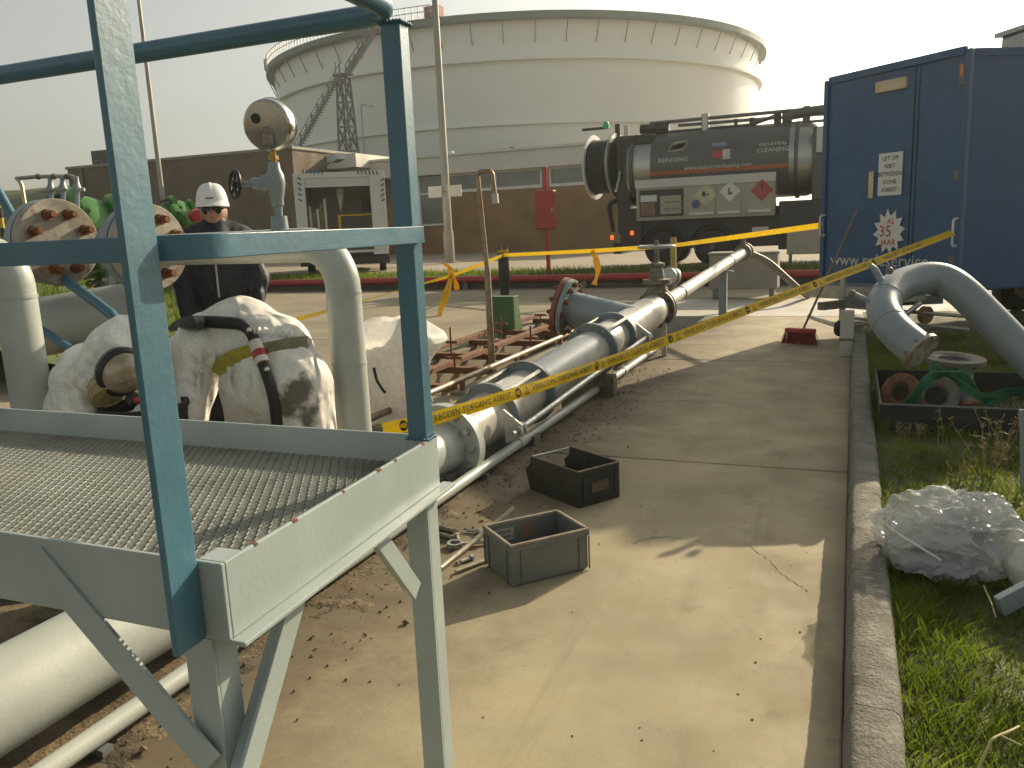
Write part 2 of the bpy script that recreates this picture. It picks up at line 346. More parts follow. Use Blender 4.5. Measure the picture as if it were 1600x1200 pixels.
def tyre_wear(ma):
    # faint dark rubbing along the slab and a few oily blots
    n, l = ma.node_tree.nodes, ma.node_tree.links; b = n['Principled BSDF']
    for scl, det, lo, hi, amt, col in (((5.0, .35, 1), 6, .52, .74, .38, (.17, .14, .095)), ((1.3, 1.0, 1), 8, .57, .66, .40, (.19, .155, .10)), ((4.2, 3.6, 1), 3, .70, .75, .55, (.09, .07, .045))):
        src = b.inputs['Base Color'].links[0].from_socket; g = n.new('ShaderNodeNewGeometry'); mp_ = n.new('ShaderNodeMapping'); mp_.inputs['Scale'].default_value = scl; mp_.inputs['Location'].default_value = (3.3, 1.7, 0); l.new(g.outputs['Position'], mp_.inputs['Vector'])
        t = n.new('ShaderNodeTexNoise'); t.inputs['Scale'].default_value = 1; t.inputs['Detail'].default_value = det; t.inputs['Roughness'].default_value = .68; l.new(mp_.outputs[0], t.inputs['Vector'])
        mr = n.new('ShaderNodeMapRange'); mr.interpolation_type = 'SMOOTHSTEP'; mr.inputs['From Min'].default_value = lo; mr.inputs['From Max'].default_value = hi; mr.inputs['To Max'].default_value = amt; l.new(t.outputs['Fac'], mr.inputs['Value'])
        mx = n.new('ShaderNodeMix'); mx.data_type = 'RGBA'; mx.inputs['B'].default_value = (*col, 1); l.new(mr.outputs['Result'], mx.inputs['Factor']); l.new(src, mx.inputs['A']); l.new(mx.outputs['Result'], b.inputs['Base Color'])
tyre_wear(M_conc)
M_yard = mat('yard_concrete', (0.27, 0.23, 0.155), 0.85, var=0.18, vscale=0.8, bump=0.2, bscale=60, layers=(((0.12, 0.10, 0.07), 0.7, 0.5, 0.8, 0.5), ((0.10, 0.08, 0.05), 3.0, 0.62, 0.8, 0.5)))
M_apron = mat('pale_concrete', (0.52, 0.50, 0.44), 0.8, var=0.1, vscale=1.0, bump=0.1, layers=(((0.25, 0.22, 0.17), 1.2, 0.55, 0.8, 0.45),))
M_kerb = mat('kerb_concrete', (0.215, 0.202, 0.168), 0.9, var=0.2, vscale=6, bump=0.9, bscale=75, fine=0.2, layers=(((0.10, 0.09, 0.065), 9, 0.5, 0.75, 0.6), ((0.42, 0.38, 0.30), 60, 0.62, 0.68, 0.6)))
M_soil = mat('sandy_soil', (0.20, 0.15, 0.085), 0.95, var=0.3, vscale=5, bump=0.9, bscale=55, fine=0.2, layers=(((0.055, 0.042, 0.026), 3.2, 0.44, 0.62, 0.9), ((0.30, 0.22, 0.11), 9, 0.60, 0.75, 0.5)))
M_turf = mat('turf_soil', (0.075, 0.085, 0.020), 0.95, var=0.4, vscale=5, bump=0.8, bscale=40, layers=(((0.14, 0.105, 0.05), 3, 0.55, 0.75, 0.6),))
M_pave = mat('road_paving', (0.32, 0.27, 0.20), 0.85, var=0.12, vscale=0.4, bump=0.1, bscale=20)
M_bank = mat('bank_grass', (0.075, 0.105, 0.03), 0.95, var=0.35, vscale=0.5, bump=0.6, bscale=6)

def struct(mb, name, ma, parent=None, **k):
    return mb.build(name, ma, parent, kind='structure' if parent is None else k.pop('kind', None), **k)
# wide ground sheet with the sunken bund cut out
mb = MB(); xs = (-900, -40, 14, 900); ys = (-900, -8, 19.4, 900)
for i in range(3):
    for j in range(3):
        if i == 1 and j == 1: continue
        mb.add([(xs[i], ys[j], .25), (xs[i+1], ys[j], .25), (xs[i+1], ys[j+1], .25), (xs[i], ys[j+1], .25)], [(0, 1, 2, 3)])
struct(mb, 'ground', M_pave)
struct(MB().bb((-40, 19.58, .2), (14, 22.2, .275)), 'grass_verge', M_bank)
bw = struct(MB().bb((-40, 19.3, -.5), (14, 19.56, .24)), 'bund_wall', mat('bund_concrete', (0.11, 0.095, 0.075), 0.9, var=0.2, vscale=2))
# yard on the far side of the trench
yard = struct(MB().bb((-40, 4.9, -.7), (-12.02, 19.29, 0.0)), 'concrete_yard', M_yard)
for a, b in (((-12.0, 4.9), (-8.02, 12.3)), ((-12.0, 12.32), (-8.02, 19.29)), ((-8.0, 4.9), (-4.62, 10.2)), ((-8.0, 10.22), (-4.62, 19.29)), ((-4.6, 4.9), (-3.32, 6.8)), ((-4.6, 12.6), (-3.32, 19.29))):
    MB().bb((a[0], a[1], -.7), (b[0], b[1], 0.0)).build('slab_panel', M_yard, yard, bevel=0.012)
struct(MB().bb((-3.5, 6.82, -.7), (-3.32, 12.58, 0.03)), 'pit_wall', M_yard, bevel=0.01)
slab = struct(MB().bb((-2.15, -8, -.6), (0.02, -2.02, 0.0)), 'concrete_slab', M_conc)
for a, b in ((-2.0, 1.18), (1.2, 5.15), (5.17, 9.1), (9.12, 13.28)):
    MB().bb((-2.15, a, -.6), (0.02, b, 0.0)).build('slab_panel', M_conc, slab, bevel=0.008)
apron = struct(MB().bb((-3.3, 13.3, -.6), (2.6, 16.1, 0.002)), 'pale_apron', M_apron, bevel=0.01)
MB().bb((-3.3, 16.12, -.6), (2.6, 19.29, 0.0)).build('slab_panel', M_yard, apron, bevel=0.01)
# cracks in the slab
def crack(pts, wd=0.0035):
    P = [at(px, py, z=0.0015) for px, py in pts]; Q = []
    for i in range(len(P) - 1):
        for k in range(6):
            f = k / 6; p = P[i].lerp(P[i + 1], f); p.x += random.uniform(-.012, .012); p.y += random.uniform(-.012, .012); Q.append(p)
    Q.append(P[-1]); mb = MB(); L = []
    for i, p in enumerate(Q):
        t = (Q[min(i + 1, len(Q) - 1)] - Q[max(i - 1, 0)]).normalized(); sd = V((-t.y, t.x, 0)) * wd * random.uniform(.25, .6); L += [p - sd, p + sd]
    mb.add(L, [(2 * i, 2 * i + 1, 2 * i + 3, 2 * i + 2) for i in range(len(Q) - 1)])
    mb.build('crack', M_ink2, slab)
M_ink2 = mat('crack_dirt', (0.10, 0.08, 0.05), 0.95, bump=0)
crack([(1165, 848), (1195, 868), (1215, 892), (1240, 908), (1262, 925)])
crack([(985, 850), (1010, 841), (1045, 838), (1098, 846)], 0.004)
crack([(950, 640), (1010, 628), (1100, 626), (1180, 632)], 0.004)
# soil round the pipes: uneven, with the trench under the pipeline
def soil_z(x, y):
    b = 0.028 * noise.noise(V((x * 2.1, y * 2.1, 1))) + 0.02 * noise.noise(V((x * 7, y * 7, 4))) + 0.012 * noise.noise(V((x * 19, y * 19, 9)))
    tr = max(0.0, min(1.0, (y - 4.1) / 0.7)); z = -0.02 + b
    if x < -3.1 and y > 4.8: return -0.66 + b
    return z - 0.5 * tr
mb = MB(); nx, ny = 150, 340
mb.grid(lambda u, v: V((-9 + 6.84 * u, -3 + 17 * v, soil_z(-9 + 6.84 * u, -3 + 17 * v))), nx, ny)
struct(mb, 'soil', M_soil, smooth=60)
# spilled sand and grit along the slab edge
def sand_h(x, y):
    e = -1.90 + 0.22 * noise.noise(V((y * 1.3, 3, 0))) + 0.10 * noise.noise(V((y * 4.1, 8, 0)))
    m_ = (e - x) / 0.25
    return max(-0.02, min(1.0, m_) * 0.012 + 0.016 * noise.noise(V((x * 9, y * 9, 2))) + 0.008 * noise.noise(V((x * 24, y * 24, 5))) - 0.006)
mb = MB(); mb.grid(lambda u, v: V((-2.18 + 0.95 * u, 0.6 + 9.0 * v, sand_h(-2.18 + 0.95 * u, 0.6 + 9.0 * v))), 60, 420)
o = mb.build('spilled_sand', M_soil, smooth=70, kind='stuff', label='spilled sand and dirt along the slab edge below the pipes', cat='sand')
mb = MB()
for k in range(700):
    x = random.choice((random.uniform(-2.15, -1.7), random.gauss(-1.9, .22))); y = random.uniform(0.9, 8.5)
    if x > -0.1: continue
    r = random.uniform(.0025, .008) * (1 if random.random() < .93 else 2)
    c = V((x, y, max(0, sand_h(x, y)) + r * .5)); q = [c + V((random.gauss(0, 1), random.gauss(0, 1), random.gauss(0, .6))).normalized() * r * random.uniform(.7, 1.3) for _ in range(6)]
    q = [c + V(d) * r * random.uniform(.7, 1.4) for d in ((1, 0, 0), (0, 1, 0), (-1, 0, 0), (0, -1, 0), (0, 0, .8), (0, 0, -.6))]
    mb.add(q, [(0, 1, 4), (1, 2, 4), (2, 3, 4), (3, 0, 4), (1, 0, 5), (2, 1, 5), (3, 2, 5), (0, 3, 5)])
mb.build('grit', mat('grit_stone', (0.11, 0.085, 0.055), 0.95, var=0.4, vscale=20), kind='stuff', label='dark grit and crumbs scattered on the slab', cat='grit')
mb = MB()
for k in range(80):
    x = random.uniform(-1.6, -0.08); y = random.uniform(1.3, 6.5); r = random.uniform(.0015, .005)
    c = V((x, y, r * .4)); q = [c + V(d) * r * random.uniform(.6, 1.5) for d in ((1, 0, 0), (0, 1, 0), (-1, 0, 0), (0, -1, 0), (0, 0, .6), (0, 0, -.5))]
    mb.add(q, [(0, 1, 4), (1, 2, 4), (2, 3, 4), (3, 0, 4), (1, 0, 5), (2, 1, 5), (3, 2, 5), (0, 3, 5)])
mb.build('crumbs', mat('dark_crumbs', (0.05, 0.04, 0.03), 0.95), kind='stuff', label='a few dark crumbs of dirt on the bare concrete', cat='dirt')
# kerb stones
kerb = thing('kerb', 'long weathered concrete kerb between the slab and the grass', 'kerb', (0.1, 4, 0)); kerb['kind'] = 'structure'
del kerb['category']
for k in range(14):
    y0 = -1.6 + k * 0.98; mb = MB(); ny = 22
    jit = [random.uniform(-.0015, .0015) for _ in range(3)]
    prof = [(0.020, -.1), (0.022, .05), (0.030, .13), (0.042, .157), (0.055, .166), (0.10, .167), (0.15, .165), (0.166, .155), (0.175, .13), (0.178, -.1)]
    def kp(u, v, y0=y0, jit=jit):
        i = u * (len(prof) - 1); a = prof[int(round(i))]; y = y0 + v * 0.976
        e = 1.0 if 0 < int(round(i)) < 9 else 0.4
        return V((a[0] + jit[0] + e * (0.003 * noise.noise(V((a[1] * 9, y * 7, a[0] * 9))) + 0.004 * noise.noise(V((a[1] * 30, y * 26, 3)))), y, a[1] + jit[1] + e * 0.003 * noise.noise(V((a[0] * 40, y * 20, 6)))))
    mb.grid(kp, len(prof) - 1, 60); n0 = len(prof)
    mb.f += [tuple(range(n0 - 1, -1, -1)), tuple(60 * n0 + i for i in range(n0))]
    mb.build('kerb_stone', M_kerb, kerb, smooth=60)
# turf on the right
def turf_z(x, y): return 0.095 + 0.035 * noise.noise(V((x * 1.3, y * 1.3, 2))) + 0.02 * noise.noise(V((x * 4, y * 4, 7)))
mb = MB(); mb.grid(lambda u, v: V((0.17 + 13.8 * u * u, -3 + 16.2 * v, turf_z(0.17 + 13.8 * u * u, -3 + 16.2 * v))), 60, 110)
struct(mb, 'turf', M_turf, smooth=60)
struct(MB().bb((2.62, 13.2, -.3), (14, 19.29, .06)), 'rough_ground', M_turf)
# grass blades
M_bladeA = mat('grass_blade', (0.135, 0.185, 0.016), 0.7, var=0.45, vscale=2.5, bump=0, transl=0.5, spec=0.15, fine=0, layers=(((0.27, 0.21, 0.09), 3.3, 0.56, 0.72, 0.75), ((0.05, 0.09, 0.015), 1.7, 0.55, 0.75, 0.6)))
mb = MB(); vs = []; fs = []
rng = random.Random(3)
def blade(x, y, h, wd, lean):
    z = turf_z(x, y) - .005; a = rng.uniform(0, 6.28); b = rng.uniform(0, 6.28); dx, dy = math.cos(a) * wd, math.sin(a) * wd; lx, ly = math.cos(b) * lean, math.sin(b) * lean; k = len(vs)
    vs.extend([(x - dx, y - dy, z), (x + dx, y + dy, z), (x + dx * .8 + lx * .45, y + dy * .8 + ly * .45, z + h * .62), (x - dx * .8 + lx * .45, y - dy * .8 + ly * .45, z + h * .62), (x + lx, y + ly, z + h)])
    fs.extend([(k, k + 1, k + 2, k + 3), (k + 3, k + 2, k + 4)])
for k in range(92000):
    y = 1.0 + 9.5 * rng.random() ** 1.7; x = 0.175 + rng.random() ** 0.9 * min(3.6, 0.45 * y + 0.5)
    dn = noise.noise(V((x * 2.6, y * 2.6, 11))); 
    if dn < -0.30 and rng.random() < .45: continue
    h = rng.uniform(.018, .055) * (1.25 + 1.3 * max(-.3, dn)); blade(x, y, h, rng.uniform(.0012, .0032) * (1 + y * .06), h * rng.uniform(.3, 1.3))
for k in range(2600):   # long tufts by the kerb and round the tray
    y = rng.uniform(1.4, 9); x = 0.175 + abs(rng.gauss(0, .05)) if rng.random() < .5 else rng.uniform(.3, 2.4)
    if noise.noise(V((x * 3, y * 2, 21))) < 0.05: continue
    h = rng.uniform(.06, .15); blade(x, y, h, rng.uniform(.0015, .003), h * rng.uniform(.2, .8))
for k in range(2600):   # broad clover-like leaves
    y = rng.uniform(1.5, 4.2); x = rng.uniform(.3, 1.3)
    if noise.noise(V((x * 3.4, y * 3.4, 31))) < 0.12: continue
    z = turf_z(x, y) + rng.uniform(.015, .04); r = rng.uniform(.006, .013); a = rng.uniform(0, 6.28); k0 = len(vs)
    for t in range(5): th = a + t * 1.2566; vs.append((x + math.cos(th) * r, y + math.sin(th) * r * .8, z + rng.uniform(-.004, .004)))
    fs.append((k0, k0 + 1, k0 + 2, k0 + 3, k0 + 4))
mb.v = vs; mb.f = fs
mb.build('grass', M_bladeA, kind='stuff', label='short mossy grass growing right of the kerb', cat='grass')
# far dike on the left and grass verge tufts
mb = MB()
mb.grid(lambda u, v: V((-140 + 122 * u, 46 + 40 * v, .24 + 8.2 * math.sin(min(1, v * 1.4) * math.pi / 2) * (1 if u < .93 else (1 - u) / .07) + 0.35 * noise.noise(V((u * 30, v * 14, 0))))), 80, 24)
struct(mb, 'grass_bank', M_bank, smooth=60)
def nb_z(x, y):
    s = (-.92 * y - .3 - x) * .73
    return -.12 if s < 0 else min(3.4, .21 * s) + .12 * noise.noise(V((x * .5, y * .5, 3))) * min(1, s * .3) + .05 * noise.noise(V((x * 2, y * 2, 5))) * min(1, s) - .02
mb = MB(); mb.grid(lambda u, v: V((-70 + 64 * u, 6.2 + 28 * v, nb_z(-70 + 64 * u, 6.2 + 28 * v))), 200, 100)
struct(mb, 'near_bank', M_bank, smooth=60)
mb = MB(); vs = []; fs = []
for k in range(14000):
    y = rng.uniform(6.5, 26); x = -.92 * y - .3 - abs(rng.gauss(0, 7)); z = nb_z(x, y); h = rng.uniform(.06, .26); a = rng.uniform(0, 6.28); wd = rng.uniform(.008, .02); k0 = len(vs)
    vs += [(x - math.cos(a) * wd, y - math.sin(a) * wd, z), (x + math.cos(a) * wd, y + math.sin(a) * wd, z), (x + rng.gauss(0, .07), y + rng.gauss(0, .07), z + h)]; fs.append((k0, k0 + 1, k0 + 2))
mb.v = vs; mb.f = fs; mb.build('bank_grass', M_bladeA, kind='stuff', label='rough grass growing on the bank at the left', cat='grass')
mb = MB(); vs = []; fs = []
for k in range(9000):
    x = rng.uniform(-19, 3); y = rng.uniform(19.6, 22.1); h = rng.uniform(.05, .2); a = rng.uniform(0, 6.28); wd = .012; k0 = len(vs); z = .27
    vs += [(x - math.cos(a) * wd, y - math.sin(a) * wd, z), (x + math.cos(a) * wd, y + math.sin(a) * wd, z), (x + rng.gauss(0, .05), y + rng.gauss(0, .05), z + h)]; fs.append((k0, k0 + 1, k0 + 2))
mb.v = vs; mb.f = fs; mb.build('verge_grass', M_bladeA, kind='stuff', label='grass growing on the verge behind the red pipe', cat='grass')

# ================================================================== BACKGROUND
# storage tank
TD = 115.0; tc = V((CAM_F.x + .018, CAM_F.y + .007, 0)).normalized() * TD; TR = 31.0; ZT = 22.0
tank = thing('storage_tank', 'huge white cylindrical oil storage tank behind the building', 'storage tank', (tc.x, tc.y, .25))
def tv(r, th, z): return V((tc.x + r * math.sin(th), tc.y - r * math.cos(th), z))
NS = 160
for zz0, zz1 in ((.25, 5.4), (5.4, 11.3), (11.3, 17.3), (17.3, 21.6)):
    mb = MB(); mb.grid(lambda u, v: tv(TR + (0.03 if zz0 in (5.4, 17.3) else 0), 2 * math.pi * u, zz0 + (zz1 - zz0) * v), NS, 1); mb.build('shell_course', M_tank, tank, smooth=30)
def ringgirder(z, r1, h, name, ma):
    MB().ring((tc.x, tc.y, z), (0, 0, 1), TR - .1, r1, 0, h, NS).build(name, ma, tank, smooth=40)
ringgirder(11.3, TR + .35, .16, 'stiffener_ring', M_tank); ringgirder(17.3, TR + .55, .22, 'stiffener_ring', M_tank)
ringgirder(20.95, TR + 1.0, .62, 'wind_girder', M_tankrim)
for k in range(64):
    th = 2 * math.pi * (k + .5) / 64
    if math.cos(th) < -.2: continue
    MB().beam(tv(TR + .05, th, 18.9), tv(TR + .95, th, 20.9), .07, .08).build('bracket', M_steelg, tank)
for k in range(72):
    th = -1.35 + k * 0.0208
    MB().tube([tv(TR + .95, th, 21.6), tv(TR + .95, th, 22.75)], .05, 5).build('railing_post', M_galv, tank)
for z in (22.2, 22.75):
    MB().tube([tv(TR + .95, -1.35 + 1.48 * k / 60, z) for k in range(61)], .045, 5).build('handrail', M_galv, tank)
MB().box(tv(TR + .3, .13, 22.2), (1.6, 1.0, 1.0)).build('roof_box', M_redrust, tank); MB().box(tv(TR + .5, -.93, 22.4), (.9, .9, 1.3)).build('roof_box', M_steelg, tank)
# stair with lattice tower in front of the tank
DS = 79.0
stair = thing('stair_tower', 'grey steel access stair on a lattice tower against the white tank', 'stair tower', at(540, 245, d=DS))
def stairflight(a, b, nm='stair_flight'):
    A, B = at(*a, d=DS), at(*b, d=DS); nrm = V((0, 0, 1)).cross((B - A)).normalized() * .45; mb = MB()
    for s in (-1, 1): mb.beam(A + nrm * s, B + nrm * s, .08, .3)
    n = 28
    for k in range(n): p = A.lerp(B, (k + .5) / n); mb.box(p, (.9, .28, .05))
    mb.build(nm, M_steelg, stair)
    mb = MB(); up = V((0, 0, 1.0))
    for s in (-1, 1):
        mb.beam(A + nrm * s + up, B + nrm * s + up, .06, .06); mb.beam(A + nrm * s + up * .5, B + nrm * s + up * .5, .05, .05)
        for k in range(9): p = A.lerp(B, k / 8) + nrm * s; mb.beam(p, p + up, .05, .05)
    mb.build('stair_railing', M_steelg, stair)
stairflight((462, 240), (531, 117)); stairflight((541, 118), (592, 38))
pl = at(536, 117, d=DS); MB().box(pl, (1.6, 1.2, .12)).build('landing', M_steelg, stair)
for s in (-1, 1):
    MB().beam(pl + V((s * .8, 0, 0)), pl + V((s * .8, 0, 1.3)), .06, .06).build('railing_post', M_steelg, stair)
T0 = at(546, 250, d=DS); T0.z = 5.0; T1 = at(536, 122, d=DS); corner = []
for sx in (-1, 1):
    for sy in (-1, 1):
        a = T0 + V((sx * .95, sy * .95, -4.7)); a.x -= sx * 0; b = T1 + V((sx * .45, sy * .45, 0)); MB().beam(a, b, .16, .16).build('tower_leg', M_steelg, stair); corner.append((a, b))
mb = MB()
for i, j in ((0, 1), (2, 3), (0, 2), (1, 3)):
    for k in range(7):
        f0, f1 = k / 7, (k + 1) / 7; p = lambda c, f: corner[c][0].lerp(corner[c][1], f)
        mb.beam(p(i, f0), p(j, f1), .08, .08); mb.beam(p(j, f0), p(i, f1), .08, .08); mb.beam(p(i, f1), p(j, f1), .08, .08)
mb.build('tower_bracing', M_steelg, stair)
# low building: dark wall block left, recessed white-fascia front right
ZB = .25
def zAt(px, py, Y): return at(px, py, y=Y).z
YB = 41.0; YL = 36.0
bld = thing('brick_building', 'long low brick building with a white fascia and a strip of windows', 'building', (-14, YB, ZB))
xL, xR = at(515, 247, y=YB).x, at(1110, 225, y=YB).x
zf1, zf0 = zAt(850, 233, YB), zAt(850, 262, YB); zs = zAt(850, 291, YB)
MB().bb((xL, YB, ZB), (xR, YB + .4, zs - .05)).build('brick_wall', M_brick, bld)
MB().bb((xL, YB - .5, zf0), (xR, YB + 9, zf1)).build('fascia', M_fascia, bld, bevel=.03)
MB().bb((xL, YB - .62, zf1), (xR, YB + 9, zf1 + .12)).build('roof_trim', M_fascia, bld)
MB().bb((xL, YB + .6, ZB), (xR, YB + 9, zf0)).build('inner_wall', mat('dim_interior', (0.16, 0.15, 0.12), 0.8), bld)
def window(px0, px1, nm='window'):
    a, b = at(px0, 270, y=YB).x, at(px1, 270, y=YB).x
    f = MB()
    for (x0, x1, z0, z1) in ((a, b, zs - .05, zs + .10), (a, b, zf0 - .1, zf0), (a, a + .1, zs + .10, zf0 - .1), (b - .1, b, zs + .10, zf0 - .1)): f.bb((x0, YB - .05, z0), (x1, YB + .25, z1))
    f = f.build(nm, M_white, bld); MB().bb((a + .1, YB + .1, zs + .1), (b - .1, YB + .14, zf0 - .1)).build('pane', M_glass, f)
window(697, 769); window(773, 847); window(858, 940); window(942, 1020); window(1022, 1100)
MB().bb((at(847, 270, y=YB).x + .02, YB - .1, zs - .05), (at(858, 270, y=YB).x - .02, YB + .3, zf0)).build('brick_pier', M_brick, bld)
a, b = at(655, 300, y=YB).x, at(694, 300, y=YB).x; zd = zAt(670, 353, YB)
f = MB()
for (x0, x1, z0, z1) in ((a, b, zd, zd + .1), (a, a + .1, zd + .1, zf0), (b - .1, b, zd + .1, zf0), (a + .1, b - .1, zf0 - 1.0, zf0 - .9)): f.bb((x0, YB - .1, z0), (x1, YB + .2, z1))
f = f.build('window', M_white, bld); MB().bb((a + .1, YB - .02, zd + .1), (b - .1, YB + .0, zf0 - .02)).build('pane', M_glass, f)
for (px, py, wpx, hpx, nm, ma) in ((800, 223, 12, 10, 'roof_vent', M_steelg), (757, 228, 12, 6, 'roof_light', M_white), (848, 225, 18, 5, 'roof_light', M_fascia), (703, 228, 14, 12, 'roof_vent', M_fascia)):
    p = at(px, py, y=YB + 2); sc_ = YB / 1280
    MB().lathe((p.x, p.y, zf1 + .1), (0, 0, 1), [(wpx * sc_ * .3, 0), (wpx * sc_ * .3, hpx * sc_ * .5), (wpx * sc_ * .5, hpx * sc_ * .6), (wpx * sc_ * .45, hpx * sc_)], 12).build(nm, ma, bld)
blk = thing('brown_block', 'plain dark brown brick block with a flat roof left of the white van', 'building', (-25, YL, ZB))
xl0, xl1 = at(110, 300, y=YL).x, at(462, 300, y=YL).x; zb1 = zAt(300, 247, YL)
MB().bb((xl0, YL, ZB), (xl1, YL + 7.2, zb1)).build('brick_wall', M_brickdk, blk)
MB().bb((xl0 - .08, YL - .08, zb1), (xl1 + .08, YL + 7.2, zb1 + .14)).build('roof_trim', mat('trim_grey', (.3, .28, .23), .7), blk)
x = at(131, 300, y=YL).x; MB().bb((x, YL - .12, ZB), (x + .16, YL - .002, zb1)).build('downpipe', M_steelg, blk)
p = at(175, 243, y=YL + 2); MB().box((p.x + .5, p.y, zb1 + .6), (2.6, 1.6, .95)).build('roof_unit', mat('dark_green_unit', (.06, .085, .07), .6), blk, bevel=.03)
p = at(155, 255, y=YL + 1); MB().torus((p.x, p.y, zb1 + .2), (0, 1, 0), .28, .05, 20, 6).build('roof_hoop', M_steelg, blk)
# side extension catching the sun, white upper part
MB().bb((xl1, YL + 3.0, zAt(500, 265, YL + 3)), (at(556, 250, y=YL + 3).x, YL + 7, zb1 - .15)).build('fascia', M_fascia, blk)
# flood light on the block
fl = thing('flood_light', 'grey flood light on an angled arm above the white van', 'flood light', at(505, 262, y=YL - 1))
a, b = at(470, 280, y=YL - .0), at(522, 250, y=YL - 2); MB().tube([a, b], .05, 6).build('arm', M_steelg, fl)
MB().beam(b, b + (b - a).normalized() * .75, .4, .28).build('lamp_head', M_galv, fl)
# slim lamp posts
def lamp(px_b, py_b, px_t, py_t, Y, r0, r1, name, label, head=None):
    B = at(px_b, py_b, y=Y); B.z = ZB; Tp = at(px_t, py_t, y=Y)
    t = thing(name, label, 'lamp post', B); top = V((B.x, B.y, Tp.z))
    MB().tube([B, B + V((0, 0, 1.2)), B + V((0, 0, 1.21)), top], [r0 * 1.25, r0 * 1.2, r0, r1], 12).build('pole', M_lamp, t, smooth=40)
    MB().lathe(B, (0, 0, 1), [(r0 * 2, 0), (r0 * 2, .04)], 12).build('base_plate', M_galv, t)
    if head:
        e = top + V((head, 0, .1)); MB().tube(fillet([top, top + V((0, 0, .25)), e], .2), r1 * .8, 8).build('arm', M_lamp, t, smooth=40)
        MB().box(e + V((.25 * (1 if head > 0 else -1), 0, 0)), (.75, .3, .14)).build('lamp_head', M_white, t, bevel=.03)
    return t
M_lamp = mat('lamp_pole_grey', (0.36, 0.345, 0.30), 0.5, 0.2, var=0.1, vscale=1)
lp = lamp(703, 412, 676, -120, 29.0, .17, .10, 'lamp_post', 'tall grey lamp post standing before the brick building', .9)
sb = at(695, 299, y=28.7); sgn = thing('pole_sign', 'blank pale grey sign boards strapped to the tall lamp post', 'sign', sb)
for dx in (-.42, .42):
    MB().box(sb + V((dx, 0, 0)), (.56, .03, .42)).build('sign_board', M_fascia, sgn)
MB().beam(sb + V((-.7, .04, 0)), sb + V((.7, .04, 0)), .04, .03).build('strap', M_steelg, sgn)
lamp(264, 392, 228, -60, 32.0, .13, .08, 'lamp_post', 'tall slim lamp post rising behind the white helmet', -.9)
lamp(571, 255, 568, 168, 60.0, .09, .07, 'lamp_post', 'small far lamp post with a white head before the tank', .7)
# red fire main along the bund wall, red cabinet
fm = thing('fire_main', 'long red painted pipe running along the low bund wall', 'pipe', (-8, 19.2, .2))
MB().tube([(-40, 19.22, .25), (14, 19.22, .25)], .085, 12).build('pipe', M_red, fm, smooth=40)
for k in range(16): MB().box((-38 + k * 3.2, 19.22, .09), (.1, .14, .18)).build('pipe_support', M_steelg, fm)
cb = at(858, 440, y=20.3); cb.z = .27
cab = thing('fire_cabinet', 'red fire cabinet on a red post before the brick wall', 'cabinet', cb)
MB().box(cb + V((0, 0, 1.35)), (.09, .09, 2.75)).build('post', M_red, cab, bevel=.008)
zc = at(858, 328, y=20.2).z
MB().box((cb.x + .04, cb.y - .16, zc), (.50, .22, .98)).build('cabinet_body', M_red, cab, bevel=.03)
MB().box((cb.x + .05, cb.y - .28, zc), (.44, .02, .90)).build('cabinet_door', M_red, cab, bevel=.006)
MB().box((cb.x + .25, cb.y - .30, zc), (.03, .03, .10)).build('handle', M_galv, cab)

# ------------------------------------------------------------------ blue trailer
TO = V((1.1, 10.5, .6)); TU = V((-.738, .675, 0)).normalized(); TV = V((.675, .738, 0)).normalized(); TN = -TV; TS = V((.875, .485, 0)).normalized()   # front face normal towards camera-left
TW, TL, TH = 1.98, 4.8, 2.6
M_tblue = mat('trailer_blue', (0.030, 0.098, 0.225), 0.34, var=0.10, vscale=1.2, bump=0.05, bscale=8, layers=(((0.10, 0.11, 0.12), 2.0, 0.60, 0.85, 0.35),))
tr = thing('box_trailer', 'tall dark blue box trailer parked beyond the kerb', 'trailer', (1.1, 10.5, 0))
RT = Matrix((TU, TV, V((0, 0, 1)))).transposed()
def tl(u, v, z): return TO + TU * u + TV * v + V((0, 0, z))
TPE = V((-TS.y, TS.x, 0)); TWD = TU.dot(TPE) * TW
MB().prism([TO, TO + TS * TL, TO + TS * TL + TPE * TWD, TO + TU * TW], (0, 0, TH)).build('body', M_tblue, tr, bevel=.03)
RS = Matrix((-TPE, TS, V((0, 0, 1)))).transposed()
def ts_(u, v, z): return TO + TPE * u + TS * v + V((0, 0, z))
for (u, v) in ((0.0, 0.0), (TW, 0.0)): MB().box(tl(u, v, TH / 2), (.07, .07, TH + .02), RT).build('corner_post', M_tblue, tr, bevel=.012)
for z in (0.0, TH): MB().box(tl(TW / 2, -.005, z), (TW - .08, .06, .09), RT).build('frame_rail', M_tblue, tr, bevel=.01)
MB().box(tl(.62, -.006, TH / 2), (.035, .02, TH - .12), RT).build('door_seam', M_tblue, tr, bevel=.004)
MB().box(tl(.66, -.004, TH / 2), (.012, .01, TH - .12), RT).build('door_seal', M_rubber, tr)
for z in (.35, 1.3, 2.3): MB().box(tl(.055, -.02, z), (.07, .03, .11), RT).build('hinge', M_steelg, tr, bevel=.005)
FP = (tl(0, -.015, 0), TN)
def fp(px, py): return at(px, py, plane=FP)
M_cream = mat('cream_plastic', (.62, .52, .33), .4, bump=0)
c0 = fp(1393, 133); MB().box(c0, (.44, .05, .13), RT).build('marker_lamp', M_cream, tr, bevel=.012)
MB().box(fp(1504, 112), (.05, .04, .16), RT).build('marker_lamp', mat('amber_plastic', (.6, .28, .05), .35, bump=0), tr, bevel=.008)
s0 = fp(1391, 272); MB().box(s0, (.34, .012, .50), RT).build('notice_sign', M_white, tr)
